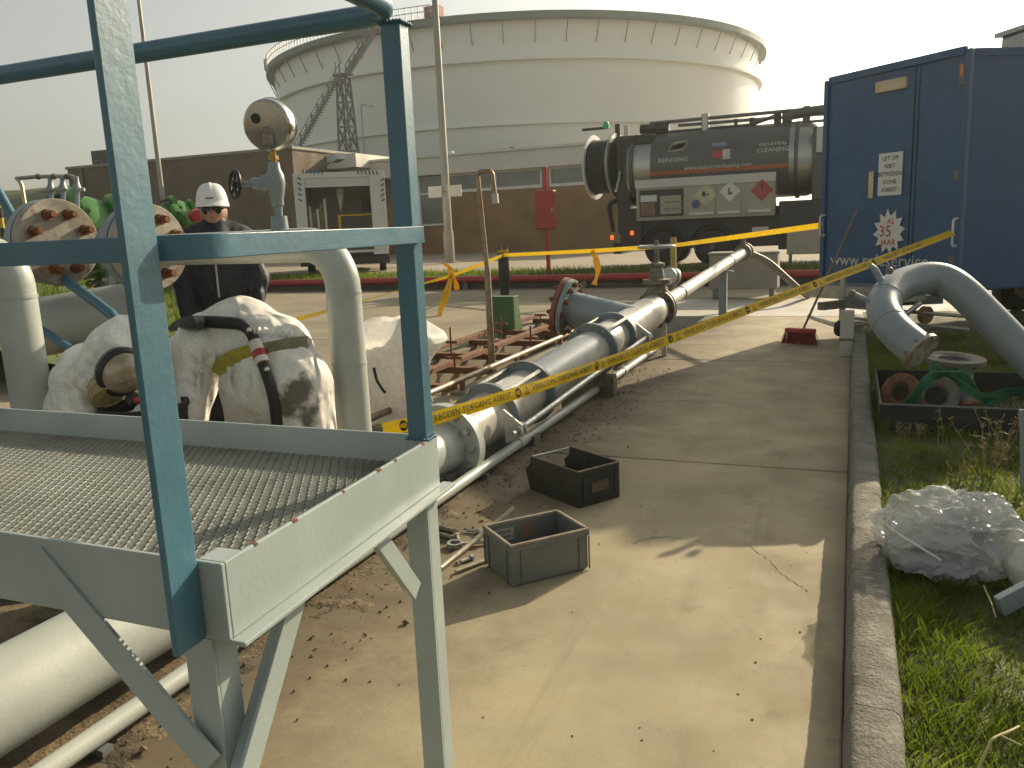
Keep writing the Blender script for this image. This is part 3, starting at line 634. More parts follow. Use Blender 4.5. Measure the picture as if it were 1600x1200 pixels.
for k, t in enumerate(('LET OP', 'NIET', 'BETREDEN', 'ZONE', 'ASBEST')):
    put_text(t, s0 + TN * .008 + V((0, 0, .185 - k * .092)), -TU, (0, 0, 1), .072, 'notice_lettering', M_ink, tr, .002)
MB().box(fp(1361, 289), (.07, .012, .32), RT).build('label_strip', M_cream, tr)
# star badge with 35
cst = fp(1389, 362); pts = []
for k in range(24):
    r = .275 if k % 2 == 0 else .19; th = 2 * math.pi * k / 24 + .13; pts.append(cst + (-TU) * math.cos(th) * r * .85 + V((0, 0, 1)) * math.sin(th) * r)
MB().prism(pts, TN * .005).build('star_badge', M_white, tr)
M_redp = mat('red_print', (.5, .05, .04), .5, bump=0)
for t, dz, s_, dx in (('AL', .12, .10, .03), ('35', .0, .19, -.05), ('JAAR', -.13, .10, .0)):
    put_text(t, cst + TN * .006 + V((0, 0, dz)) - TU * dx, -TU, (0, 0, 1), s_, 'badge_lettering', M_redp, tr, .003)
tx = fp(1298, 406); M_whp = mat('white_print', (.62, .63, .62), .5, bump=0)
put_text('www.roleservice', tx, -TU, (0, 0, 1), .215, 'web_lettering', M_whp, tr, .003, 'LEFT')
def grab(p, hgt, nm='grab_handle'):
    a = p + V((0, 0, hgt / 2)); b = p - V((0, 0, hgt / 2)); o_ = TN * .09
    MB().tube(fillet([a, a + o_, b + o_, b], .03, 4), .013, 8).build(nm, M_white, tr, smooth=40)
g1 = fp(1497, 363); grab(g1, .30); g2 = tl(TW + .01, -.02, 0); g2 = fp(1289, 352); grab(g2, .26)
# right side panel seams, roof edge, vent, chassis, wheels, drawbar
for v in (1.2, 2.4, 3.6): MB().box(ts_(-.004, v, TH / 2), (.012, .04, TH - .14), RS).build('side_rib', M_tblue, tr)
MB().box(ts_(-.003, TL / 2, TH - .03), (.03, TL - .1, .08), RS).build('frame_rail', M_tblue, tr)
MB().box(ts_(.5, 1.15, TH + .14), (.5, .5, .26), RS).build('roof_vent', M_galv, tr, bevel=.03)
MB().box(ts_(.5, 1.15, TH + .29), (.6, .6, .05), RS).build('vent_cap', M_galv, tr)
for u in (.35, TW - .35): MB().box(ts_(u, TL / 2 + .5, -.09), (.09, TL - 1.2, .12), RS).build('chassis_beam', M_steelg, tr)
for v in (2.2, 3.1):
    for u in (.12, TW - .12):
        wpos = ts_(u, v, -.18); wh = MB().lathe(wpos - TPE * .1, TPE, [(.17, 0), (.30, 0), (.325, .03), (.325, .17), (.30, .2), (.17, .2)], 28).build('wheel', M_rubber, tr, smooth=40)
        MB().lathe(wpos - TPE * .105, TPE, [(.06, 0), (.17, .01), (.17, .19), (.06, .21)], 20).build('rim', M_galv, wh, smooth=40)
apx = tl(TW * .42, -.85, -.12)
for u in (.25, TW - .25): MB().beam(tl(u, .1, -.1), apx, .08, .10).build('drawbar', M_steelg, tr)
MB().beam(apx, apx + TN * .35, .09, .09).build('coupling', M_iron, tr)
MB().tube([apx + V((.0, 0, .35)), V((apx.x, apx.y, .18))], .035, 10).build('jockey_leg', M_galv, tr)
jw = V((apx.x, apx.y, .19)); MB().lathe(jw - TU * .03, TU, [(.05, 0), (.1, 0), (.1, .06), (.05, .06)], 20).build('jockey_wheel', M_rubber, tr)
MB().beam(tl(.3, -.35, -.02), tl(TW - .3, -.35, -.02), .5, .16).build('front_locker', M_galv, tr)
p = tl(.15, -.25, -.25); MB().lathe(p, TU, [(.10, 0), (.10, .06)], 20).build('hose_coupling', M_rust, tr)
MB().tube(fillet([tl(.2, -.3, -.1), tl(.4, -.5, -.35), tl(1.2, -.6, -.42), tl(1.9, -.3, -.40)], .2), .03, 8).build('hose', M_galv, tr, smooth=40)
for z in (-.22, -.36): MB().tube([tl(-.4, -.3, z), tl(1.3, -.35, z)], .02, 8).build('rail_tube', M_galv, tr)

# broom leaning on the trailer
bs = at(1250, 537, z=.02)
br = thing('broom', 'red push broom leaning with its long stick against the blue trailer', 'broom', bs)
hd = V((.9, -.35, 0)).normalized()
RB = Matrix((hd, V((.35, .9, 0)).normalized(), V((0, 0, 1)))).transposed()
mb = MB(); mb.box(bs + V((0, 0, .16)), (.36, .09, .05), RB); mb.build('broom_head', M_red, br, bevel=.012)
mb = MB()
for k in range(220):
    a = hd * random.uniform(-.18, .18) + RB.col[1] * random.uniform(-.045, .045); q = bs + a + V((0, 0, .14)); mb.tube([q, q + a * .25 + V((random.gauss(0, .008), random.gauss(0, .008), -.145))], .004, 3, False)
mb.build('bristles', mat('red_bristles', (.22, .03, .03), .8), br)
MB().tube([bs + V((.03, 0, .17)), at(1341, 326, plane=(tl(0, -.05, 0), TN))], .014, 8).build('stick', mat('stick_wood', (.22, .17, .10), .7), br)

# ------------------------------------------------------------------ vacuum truck (rear at the left, side to the camera)
YT = 23.4; D_ = YT
def ts(px, py, dy=0.0): return at(px, py, y=YT + dy)
def tz(px, py): return ts(px, py).z
M_tgrey = mat('truck_dark_grey', (0.085, 0.093, 0.088), 0.42, var=0.12, vscale=1.0, bump=0.05)
M_tblk = mat('truck_black', (0.03, 0.031, 0.03), 0.5, var=0.2, vscale=2)
M_polish = mat('polished_steel', (0.42, 0.42, 0.39), 0.33, 0.85, var=0.05, vscale=.5, bump=0.0, fine=0)
x0, x1 = ts(985, 260).x, ts(1268, 240).x
tk = thing('vacuum_truck', 'dark grey vacuum tanker truck with a hose reel parked behind the pipes', 'truck', (x0 + 3, YT + 1.2, .25))
zax, ra = 3.0, .98; ya = YT + 1.12
MB().lathe((x0 - .1, ya, zax), (1, 0, 0), [(.3, -.32), (.75, -.24), (.93, -.08), (ra, .05), (ra, x1 - x0 - .05), (.9, x1 - x0 + .2), (.4, x1 - x0 + .38)], 40).build('tank_body', M_polish, tk, smooth=40)
xs0, xs1 = ts(1014, 260).x, ts(1232, 240).x
def skin(u, v): th = R(-62) + R(150) * v; return V((xs0 + (xs1 - xs0) * u, ya - (ra + .03) * math.cos(th), zax + (ra + .03) * math.sin(th)))
MB().grid(skin, 2, 24).build('tank_cover', M_tgrey, tk, smooth=40)
def band(px0, py0, px1, py1, th0, th1, ma, nm):
    X0, X1 = ts(px0, py0).x, ts(px1, py1).x
    MB().grid(lambda u, v: V((X0 + (X1 - X0) * u, ya - (ra + .036) * math.cos(th0 + (th1 - th0) * v), zax + (ra + .036) * math.sin(th0 + (th1 - th0) * v))), 2, 4).build(nm, ma, tk, smooth=40)
band(1014, 262, 1231, 246, R(-13), R(-7), mat('orange_stripe', (.42, .10, .035), .5, bump=0), 'orange_stripe')
def on_skin(px, py, dz=.045):
    X = ts(px, py).x; z = ts(px, py).z; s = max(-.98, min(.98, (z - zax) / ra)); th = math.asin(s); return V((X, ya - (ra + dz) * math.cos(th), zax + (ra + dz) * s)), V((0, math.sin(th), math.cos(th)))
for txt, px, py, s_, ma in (('www.industrialcleaning.com', 1120, 259, .16, M_whp), ('INDUSTRIAL', 1207, 225, .13, M_whp), ('CLEANING', 1207, 234, .17, M_whp), ('REINIGING', 1050, 250, .17, M_whp)):
    p, up = on_skin(px, py); put_text(txt, p, (1, 0, 0), up, s_, 'truck_lettering', ma, tk, .004)
for (px, py, wx, wz, ma, nm) in ((1122, 241, .34, .2, M_redp, 'logo_red'), (1134, 241, .2, .26, M_whp, 'logo_disc'), (1122, 226, .4, .1, mat('logo_blue', (.2, .3, .5), .5), 'logo_blue')):
    p, up = on_skin(px, py, .05); MB().box(p, (wx, .012, wz)).build(nm, ma, tk, bevel=.003)
p, up = on_skin(1052, 234, .05); mb = MB()
for k in range(3): a0 = k * .25; mb.prism([p + V((-.3 + a0 * .3, 0, -.12 + k * .08)), p + V((.25, 0, -.02 + k * .05)), p + V((.38, 0, .12 + k * .06)), p + V((-.05, 0, .05 + k * .07))], (0, .01 + .003 * k, 0))
mb.build('logo_bird', mat('logo_cream', (.4, .37, .3), .5), tk)
for px in (980, 1240): 
    X = ts(px, 250).x; MB().ring((X, ya, zax), (1, 0, 0), ra - .01, ra + .05, 0, .1, 40).build('tank_band', M_tgrey, tk, smooth=40)
# side lockers with hazard placards
zt_, zb_ = tz(1100, 276), tz(1100, 341); X0, X1 = ts(994, 300).x, ts(1211, 300).x; M_lock = mat('locker_beige', (.44, .40, .31), .5, var=.06, bump=.03)
MB().bb((X0, YT - .02, zb_), (X1, YT + .5, zt_)).build('locker_body', M_lock, tk, bevel=.01)
MB().bb((X0 - .02, YT - .06, zt_ - .22), (X1 + .02, YT - .025, zt_ + .01)).build('locker_header', M_fascia, tk)
Xa, Xb, Xc, Xd = [ts(p, 300).x for p in (1072, 1119, 1160, 1164)]
for a, b in ((Xa + .06, Xb - .02), (Xb + .02, Xc - .02), (Xd + .06, X1 - .06)): 
    dd = MB().bb((a, YT - .05, zb_ + .08), (b, YT - .022, zt_ - .26)).build('locker_door', M_lock, tk, bevel=.006); MB().bb((a + .04, YT - .07, zb_ + .1), (b - .04, YT - .052, zb_ + .17)).build('latch_bar', M_white, dd)
Xe = ts(1068, 300).x
MB().bb((X0 + .1, YT - .04, zb_ + .1), (Xe, YT - .022, zt_ - .28)).build('open_bay', M_tblk, tk)
MB().bb((X0 + .7, YT - .08, zb_ + .16), (Xe - .06, YT - .042, zb_ + .66)).build('control_panel', M_lock, tk)
for k in range(12): MB().box((X0 + .86 + (k % 6) * .09, YT - .085, zb_ + .3 + .18 * (k // 6)), (.035, .02, .06)).build('control_lever', M_steelg, tk)
MB().bb((X0 + .14, YT - .08, zb_ + .14), (X0 + .55, YT - .042, zb_ + .5)).build('tool_case', mat('case_brown', (.25, .16, .1), .6), tk)
MB().bb((X0 + .14, YT - .08, zb_ + .52), (X0 + .6, YT - .042, zb_ + .7)).build('tool_box', M_white, tk)
def placard(px, py, s, ma, nm, sym):
    c = ts(px, py); c.y = YT - .055; e = V((s, 0, 0)); f_ = V((0, 0, s)); o_ = MB().prism([c + e, c + f_, c - e, c - f_], (0, -.008, 0)).build(nm, ma, tk)
    mb = MB()
    for a in sym: mb.bb((c.x + a[0] * s, c.y - .014, c.z + a[1] * s), (c.x + a[2] * s, c.y - .0085, c.z + a[3] * s))
    mb.build('placard_symbol', M_ink, o_)
placard(1103, 305, .30, mat('placard_cream', (.62, .58, .36), .5), 'placard', ((-.3, -.1, -.05, .35), (-.05, .0, .3, .12)))
placard(1141, 299, .28, M_white, 'placard', ((-.2, -.3, .25, -.2), (-.15, -.2, -.02, .35), (.0, -.15, .25, -.05)))
placard(1191, 297, .29, M_red, 'placard', ((-.1, .25, .1, .6), (-.05, .1, .05, .25)))
c = ts(1088, 319); MB().lathe((c.x, YT - .05, c.z), (0, -1, 0), [(.12, 0), (.12, .01)], 16).build('placard_round', mat('logo_navy', (.08, .10, .25), .5), tk)
# chassis, wheels, mudguards
MB().bb((ts(965, 350).x, YT + .3, .72), (x1 + 2, YT + 1.9, zb_ + .25)).build('chassis', M_tblk, tk)
MB().bb((ts(968, 350).x, YT + .1, .8), (ts(1000, 350).x, YT + 2.0, 1.9)).build('rear_frame', M_tblk, tk)
MB().bb((ts(1216, 350).x, YT + .05, .62), (x1 + 1.5, YT + 1.6, 1.9)).build('side_tank', M_tblk, tk, bevel=.04)
for px in (1036, 1114):
    c = ts(px, 380, .2); c.z = .25 + .5
    w_ = MB().lathe((c.x, YT + .02, c.z), (0, 1, 0), [(.3, .0), (.45, .0), (.5, .05), (.5, .3), (.45, .35), (.3, .35)], 36).build('wheel', M_rubber, tk, smooth=40)
    MB().lathe((c.x, YT + .04, c.z), (0, 1, 0), [(.08, -.03), (.12, .02), (.22, .05), (.3, .02), (.3, .3)], 24).build('rim', M_tgrey, w_, smooth=40)
    mb = MB(); mb.grid(lambda u, v: V((c.x + .62 * math.cos(math.pi * (.05 + .9 * u)), YT - .03 + .5 * v, c.z + .62 * math.sin(math.pi * (.05 + .9 * u)))), 16, 1); mb.build('mudguard', M_tblk, tk, smooth=40)
    c2 = V((c.x, YT + 1.75, c.z)); MB().lathe(c2, (0, 1, 0), [(.3, 0), (.5, .02), (.5, .33), (.3, .35)], 24).build('wheel', M_rubber, tk, smooth=40)
M_lit = mat('tail_lamp_red', (.9, .10, .02), .3, bump=0, emit=1.6)
for px, py in ((1180, 367), (988, 364), (957, 371)):
    c = ts(px, py); MB().box((c.x, YT - .04, c.z), (.09, .05, .12)).build('side_lamp', M_lit, tk, bevel=.01)
for a, b in ((965, 375),): MB().bb((ts(955, 370).x, YT + .2, .62), (ts(968, 370).x, YT + 2.1, .95)).build('rear_bumper', M_tblk, tk)
c = ts(1188, 358); MB().box((c.x, YT - .02, c.z), (.42, .04, .12)).build('number_plate', M_fascia, tk)
# hose reel on the rear
rc = ts(936, 258); rc.y = ya - .25; rax = V((1, -.10, 0)).normalized()
for t_ in (-.42, .28): MB().ring(rc + rax * t_, rax, .80, .93, 0, .05, 40).build('reel_flange', M_white if t_ < 0 else M_galv, tk, smooth=30)
for t_ in (-.41, .29): MB().ring(rc + rax * t_, rax, .05, .81, .0, .03, 40).build('reel_disc', M_tblk, tk, smooth=30)
mb = MB()
for k in range(6): mb.torus(rc + rax * (-.32 + k * .1), rax, .72, .062, 36, 8)
mb.build('hose_coils', M_rubber, tk, smooth=60)
MB().tube([rc - rax * .5, rc + rax * 1.1], .1, 12).build('reel_shaft', M_steelg, tk)
MB().tube(fillet([rc + rax * .5 + V((0, -.3, -.2)), rc + V((.55, -.3, -.9)), rc + V((.1, -.3, -1.1)), rc + V((.2, -.2, -1.9))], .2), .07, 8).build('hose_tail', M_rubber, tk, smooth=40)
MB().bb((ts(957, 240).x, YT + .4, 1.2), (ts(978, 240).x, YT + 1.9, 3.7)).build('rear_door_frame', M_tblk, tk, bevel=.04)
MB().tube([ts(963, 300, .35), ts(968, 268, .35)], .06, 8).build('hydraulic_ram', M_chrome, tk)
# roof gear
def rt(px, py): return ts(px, py, .9)
for k, (a, b, r_, ma, nm) in enumerate((((910, 203), (945, 200), .04, M_tblk, 'boom_tip'), ((1015, 193), (1290, 168), .05, M_steelg, 'boom_tube'), ((1060, 196), (1290, 178), .045, M_steelg, 'boom_tube'), ((1001, 202), (1046, 201), .14, M_tblk, 'roof_tank'), ((1085, 206), (1290, 188), .04, M_steelg, 'roof_rail'))):
    MB().tube([rt(*a), rt(*b)], r_, 8).build(nm, ma, tk, smooth=40)
for px, h0, h1, r_, ma in ((1102, 210, 178, .11, M_polish), (1260, 205, 166, .10, M_tgrey), (979, 208, 196, .07, M_white), (965, 212, 194, .08, M_tblk), (1150, 205, 186, .05, M_tblk), (1175, 203, 184, .07, M_tblk), (1215, 200, 176, .10, M_tblk), (1230, 200, 172, .13, M_tblk)):
    MB().tube([rt(px, h0 + 6), rt(px, h1)], r_, 10).build('roof_fitting', ma, tk, smooth=40)
c = rt(947, 201); MB().lathe(c, (0, 0, 1), [(.09, 0), (.1, .1), (.06, .2)], 14).build('green_beacon', mat('green_lens', (.02, .55, .16), .3, bump=0), tk, smooth=40)
MB().tube(fillet([rt(1030, 208), rt(1090, 203), rt(1170, 196), rt(1215, 180)], .6), .05, 8).build('roof_hose', M_tblk, tk, smooth=40)
MB().bb((ts(955, 210).x, YT + .4, 3.65), (ts(1015, 210).x, YT + 1.8, 3.95)).build('rear_hood', M_tblk, tk, bevel=.05)
MB().tube(fillet([rt(1225, 182), rt(1255, 176), rt(1300, 170), rt(1330, 210)], .3), .14, 10).build('suction_elbow', M_tgrey, tk, smooth=40)
MB().bb((ts(1270, 220).x, YT + .1, 1.1), (ts(1330, 220).x + 1, YT + 2.2, 3.75)).build('pump_housing', M_tgrey, tk, bevel=.05)
c = ts(1283, 218); MB().box((c.x, YT + .05, c.z), (.22, .06, .62)).build('side_panel', M_fascia, tk)

# light box wagon behind the truck tail (pale box seen under the tape)
pb = at(1262, 398, y=21.5); pb.z = .27
wb = thing('pale_cabinet', 'pale metal cabinet standing on thin legs left of the blue trailer', 'cabinet', pb)
MB().box(pb + V((0, 0, .62)), (.95, .5, .62)).build('cabinet_body', M_lock, wb, bevel=.02)
for dx in (-.4, .4):
    for dy in (-.2, .2): MB().beam(pb + V((dx, dy, 0)), pb + V((dx, dy, .32)), .05, .05).build('leg', M_steelg, wb)

# ------------------------------------------------------------------ white van with roller shutter
YV = 22.8
def vp(px, py, dy=0.0): return at(px, py, y=YV + dy)
vn = thing('white_van', 'white box van with blue chevrons and its roller door raised', 'van', (vp(535, 400).x, YV, .25)); vn.rotation_euler = (0, 0, R(31)); vn.scale = (.86, 1, 1)
vx0, vx1 = vp(466, 330).x, vp(604, 330).x; vz1 = vp(535, 268).z; vz0 = vp(535, 392).z
fw = vp(483, 330).x - vx0; gx0, gx1 = vp(482, 330).x, vp(580, 330).x; gz1 = vp(535, 277).z
for a, b in (((vx0, vz0), (gx0, vz1)), ((gx1, vz0), (vx1, vz1)), ((gx0, gz1), (gx1, vz1))): MB().bb((a[0], YV, a[1]), (b[0], YV + .08, b[1])).build('door_frame', M_white, vn, bevel=.01)
for a, b in (((vx0, YV + .085, vz0), (vx0 + .05, YV + 4.0, vz1)), ((vx1 - .05, YV + .085, vz0), (vx1, YV + 4.0, vz1)), ((vx0 + .055, YV + .085, vz1 - .05), (vx1 - .055, YV + 4.0, vz1)), ((vx0 + .055, YV + 3.95, vz0), (vx1 - .055, YV + 4.0, vz1 - .055)), ((vx0 + .055, YV + .085, vz0 - .08), (vx1 - .055, YV + 4.0, vz0))): MB().bb(a, b).build('box_panel', M_white, vn)
gzr = vp(535, 291).z
for k in range(4): MB().bb((gx0 + .01, YV + .03, gzr + (gz1 - gzr) * k / 4), (gx1 - .01, YV + .06, gzr + (gz1 - gzr) * (k + .92) / 4)).build('shutter_slat', M_white, vn)
M_chev = mat('chevron_blue', (.05, .13, .24), .5, bump=0)
def chev(cx, cz, wx, wz, sk): MB().prism([(cx - wx, YV - .004, cz - wz + sk), (cx + wx, YV - .004, cz - wz - sk), (cx + wx, YV - .004, cz + wz - sk), (cx - wx, YV - .004, cz + wz + sk)], (0, -.006, 0)).build('chevron', M_chev, vn)
for k in range(5):
    c = vp(471 + k * .4, 281 + k * 8.2); chev(c.x, c.z, .065, .028, .03); c = vp(597 + k * .3, 278 + k * 8.2); chev(c.x, c.z, .065, .028, -.03)
for k in range(6):
    c = vp(476 + k * 5.6, 270.3); MB().prism([(c.x - .03, YV - .004, c.z - .06), (c.x + .02, YV - .004, c.z - .06), (c.x + .05, YV - .004, c.z + .06), (c.x, YV - .004, c.z + .06)], (0, -.006, 0)).build('chevron', M_chev, vn)
    c = vp(558 + k * 6.0, 267.6); MB().prism([(c.x + .0, YV - .004, c.z - .06), (c.x + .05, YV - .004, c.z - .06), (c.x + .02, YV - .004, c.z + .06), (c.x - .03, YV - .004, c.z + .06)], (0, -.006, 0)).build('chevron', M_chev, vn)
M_wood = mat('plywood', (.30, .22, .12), .7, var=.15, vscale=3)
MB().bb((vp(527, 340).x, YV + .5, vz0), (vp(531, 340).x, YV + 1.4, vz0 + 1.15)).build('divider', M_yellow, vn)
MB().bb((vp(531, 340).x + .01, YV + .5, vp(550, 334).z - .05), (gx1 - .02, YV + 1.4, vp(550, 334).z)).build('shelf', M_yellow, vn)
for k, (px, py) in enumerate(((501, 322), (507, 330), (512, 326), (517, 318), (522, 310))):
    c = vp(px, py, .6); MB().bb((c.x - .05, YV + .5 + .05 * k, vz0), (c.x + .05, YV + .55 + .05 * k, c.z)).build('stacked_board', M_wood if k % 2 else M_white, vn)
c = vp(556, 310, 1.0); mb = MB(); mb.prism([(c.x - .15, YV + 1, c.z + .35), (c.x + .18, YV + 1, c.z + .35), (c.x + .1, YV + 1, c.z - .0), (c.x - .02, YV + 1, c.z - .42)], (0, .04, 0)); mb.build('hanging_bag', M_white, vn)
MB().bb((vp(563, 310).x, YV + 1.1, vp(550, 330).z), (vp(579, 310).x, YV + 1.5, vp(550, 305).z)).build('crate_inside', M_tblk, vn)
# open side door on the right with lamp, chassis, bumper, wheels
dx = vp(640, 330).x
MB().bb((dx, YV + .3, vp(650, 385).z), (dx + .42, YV + .36, vp(650, 268).z)).build('open_door', M_steelg, vn)
MB().bb((dx + .02, YV + .24, vp(650, 288).z), (dx + .20, YV + .296, vp(650, 268).z)).build('work_lamp', M_white, vn)
for k in range(8): c = vp(655.5, 276 + k * 6); MB().bb((dx + .40, YV + .25, c.z - .04), (dx + .44, YV + .297, c.z)).build('edge_marking', M_white if k % 2 else M_ink, vn)
MB().bb((vx0 + .1, YV + .2, .62), (vx1 - .1, YV + 4.6, vz0 - .09)).build('chassis', M_tblk, vn)
MB().bb((vx0, YV + .05, .55), (vx1, YV + .2, .78)).build('bumper', M_tblk, vn, bevel=.02)
MB().bb((vp(583, 385).x, YV - .01, vp(583, 398).z), (vx1 - .02, YV + .04, vz0 - .01)).build('step_plate', M_white, vn)
for xx in (vx0 + .28, vx1 - .28):
    w_ = MB().lathe((xx - .13, YV + 1.3, .25 + .36), (1, 0, 0), [(.2, 0), (.33, 0), (.36, .04), (.36, .22), (.33, .26), (.2, .26)], 28).build('wheel', M_rubber, vn, smooth=40)
    MB().lathe((xx - .1, YV + 1.3, .61), (1, 0, 0), [(.05, 0), (.2, .0), (.2, .2), (.05, .2)], 18).build('rim', M_galv, w_)
MB().bb((vx0 + .1, YV + 4.05, .7), (vx1 - .1, YV + 5.6, 2.2)).build('cab', M_white, vn, bevel=.15)
MB().bb((vp(652, 395).x, YV + .3, vp(655, 404).z), (vp(661, 395).x, YV + .5, vp(655, 396).z)).build('tail_lamp', M_red, vn)

# black bollard, posts
bo = at(789, 462, z=0)
bl = thing('bollard', 'black wrapped bollard with yellow tape tied round its top', 'bollard', bo)
MB().tube([bo + V((0, 0, z)) for z in (0, .3, .34, .5, .9, 1.06)], [.105, .10, .115, .125, .12, .115], 16).build('post', M_black, bl, smooth=50)
for dx in (-.07, .07): MB().box(bo + V((dx, 0, 1.08)), (.04, .06, .06)).build('top_lug', M_black, bl)
MB().tube([bo + V((0, 0, .97)), bo + V((0, 0, 1.04))], .124, 16, False).build('tape_wrap', M_tape, bl)
# ================================================================== ACCESS PLATFORM
XR, XL, YN, YF, ZTOE, ZBOT, ZD = -.915, -3.1, .935, 1.745, 1.05, .92, .975
pf = thing('access_platform', 'pale grey steel access platform with grating deck and blue handrails', 'platform', (-1.8, 1.3, 0)); SHEAR[pf.name] = (.017, .935, .048)
MB().bb((XL, YN, ZBOT), (XR, YN + .009, ZTOE)).build('toe_plate', M_pgrey, pf, bevel=.002)
MB().bb((XL, YF - .009, ZBOT), (XR - .010, YF, ZTOE)).build('toe_plate', M_pgrey, pf, bevel=.002)
MB().bb((XR - .009, YN + .0095, ZBOT), (XR, YF, ZTOE)).build('toe_plate', M_pgrey, pf, bevel=.002)
MB().bb((XR - .009, YN + .003, ZBOT - .009), (XR + .028, YF + .035, ZBOT - .0005)).build('bottom_flange', M_pgrey, pf, bevel=.002)
MB().bb((XL, YN + .01, ZBOT - .009), (XR - .01, YN + .05, ZBOT - .0005)).build('bottom_flange', M_pgrey, pf, bevel=.002)
for y in (YN + .27, YN + .54): MB().bb((XL, y, ZBOT), (XR - .01, y + .03, ZD - .006)).build('cross_bearer', M_pgrey, pf)
MB().beam((XR - .03, YN + .012, ZBOT + .065), (XR - .03, YN + .06, ZBOT + .065), .05, .128).build('corner_gusset', M_pgrey, pf)
# expanded-metal deck: tilted zigzag strands
PX, PY = .0122, .0210; mb = MB(); vs = []; fs = []
j = 0; y = YN + .012
while y < YF - .014:
    x = XL + .01 + (j % 2) * PX; P = []
    while x < XR - .012:
        for dx, dy in ((0, 0), (.42, 0), (1.0, 1), (1.42, 1)):
            P.append((x + dx * PX, y + dy * PY))
        x += 2 * PX
    k0 = len(vs)
    for (px_, py_) in P:
        px_ = min(px_, XR - .011)
        vs += [(px_, py_, ZD - .004), (px_, py_ + .0022, ZD - .004), (px_, py_ + .0062, ZD + .003), (px_, py_ + .0040, ZD + .003)]
    for i in range(len(P) - 1):
        a, b = k0 + 4 * i, k0 + 4 * (i + 1); fs += [(a, b, b + 3, a + 3), (a + 2, b + 2, b + 1, a + 1), (a + 3, b + 3, b + 2, a + 2)]
    y += PY; j += 1
mb.v = vs; mb.f = fs; mb.build('deck_grating', M_grate, pf, kind='stuff')
# posts
MB().bb((XR - .056, YN - .068, ZBOT + .0), (XR - .044, YN - .003, 2.06)).build('post', M_blue, pf, bevel=.003)
MB().bb((XR - .055, YF - .053, ZTOE + .001), (XR - .006, YF - .004, 2.01)).build('post', M_blue, pf, bevel=.004)
xb = at(4, 600, y=YF).x
MB().bb((xb - .05, YF - .053, ZTOE + .001), (xb, YF - .004, 2.01)).build('post', M_blue, pf, bevel=.004)
# top rail tube and middle rail of flat bar, both bent round the corner
rail = fillet([(XL - .5, YF - .03, 2.03), (XR - .02, YF - .03, 2.03), (XR - .02, YN - .04, 2.03)], .09, 8)
MB().tube(rail, .0245, 16).build('top_rail', M_blue, pf, smooth=40)
def flatbar(path, h, t, nm, ma):
    mb = MB(); P = [V(p) for p in path]; L = []
    for i, p in enumerate(P):
        tg = (P[min(i + 1, len(P) - 1)] - P[max(i - 1, 0)]).normalized(); nr = V((tg.y, -tg.x, 0))
        L += [p + nr * t / 2 + V((0, 0, -h / 2)), p + nr * t / 2 + V((0, 0, h / 2)), p - nr * t / 2 + V((0, 0, h / 2)), p - nr * t / 2 + V((0, 0, -h / 2))]
    n = len(P); mb.add(L, [(4 * i + k, 4 * i + 4 + k, 4 * i + 4 + (k + 1) % 4, 4 * i + (k + 1) % 4) for i in range(n - 1) for k in range(4)] + [(0, 1, 2, 3), (4 * n - 1, 4 * n - 2, 4 * n - 3, 4 * n - 4)])
    return mb.build(nm, ma, pf, smooth=30, bevel=.0015)
ZM = 1.540
flatbar(fillet([(XL, YN + .006, ZM), (XR + .004, YN + .006, ZM), (XR + .004, YF - .02, ZM)], .09, 10), .038, .010, 'middle_rail', M_blue)
flatbar([(XL, YF - .06, ZM), (XR - .056, YF - .06, ZM)], .038, .008, 'middle_rail', M_blue)
# legs and braces
def angle_leg(x, y, sx, sy, z0, z1, wd=.06, t=.008):
    mb = MB(); mb.bb((min(x, x + sx * wd), min(y, y + sy * t), z0), (max(x, x + sx * wd), max(y, y + sy * t), z1))
    mb.bb((min(x, x + sx * t), min(y + sy * t, y + sy * wd), z0), (max(x, x + sx * t), max(y + sy * t, y + sy * wd), z1)); mb.build('leg', M_pgrey, pf, bevel=.0015)
angle_leg(XR - .050, YN + .012, -1, 1, 0.0, ZBOT - .012); angle_leg(XR - .004, YF - .075, -1, 1, 0.0, ZBOT - .012)
angle_leg(XL + .2, YN + .012, -1, 1, -.03, ZBOT - .012); angle_leg(XL + .2, YF - .075, -1, 1, -.03, ZBOT - .012)
MB().bb((XR - .12, YF - .13, 0.0), (XR + .05, YF + .04, .012)).build('foot_plate', M_pgrey, pf)
MB().bb((XR - .12, YN - .05, 0.0), (XR + .05, YN + .12, .012)).build('foot_plate', M_pgrey, pf)
a, b = at(45, 868, y=YN - .002), at(318, 1192, y=YN - .002); MB().beam(a, b, .008, .058, up=(b - a).cross(V((0, 1, 0)))).build('brace', M_pgrey, pf, bevel=.0015)
xx = XR - .012
for p0, p1, w_ in (((462, 925), (372, 1215), .05), ((588, 828), (660, 925), .045)):
    a, b = at(*p0, x=xx), at(*p1, x=xx); u_ = (b - a).cross(V((1, 0, 0)))
    MB().beam(a, b, .008, w_, up=u_).build('brace', M_pgrey, pf, bevel=.0015)
    MB().beam(a - V((.02, 0, 0)) , b - V((.02, 0, 0)), .032, .007, up=u_).build('brace_flange', M_pgrey, pf)

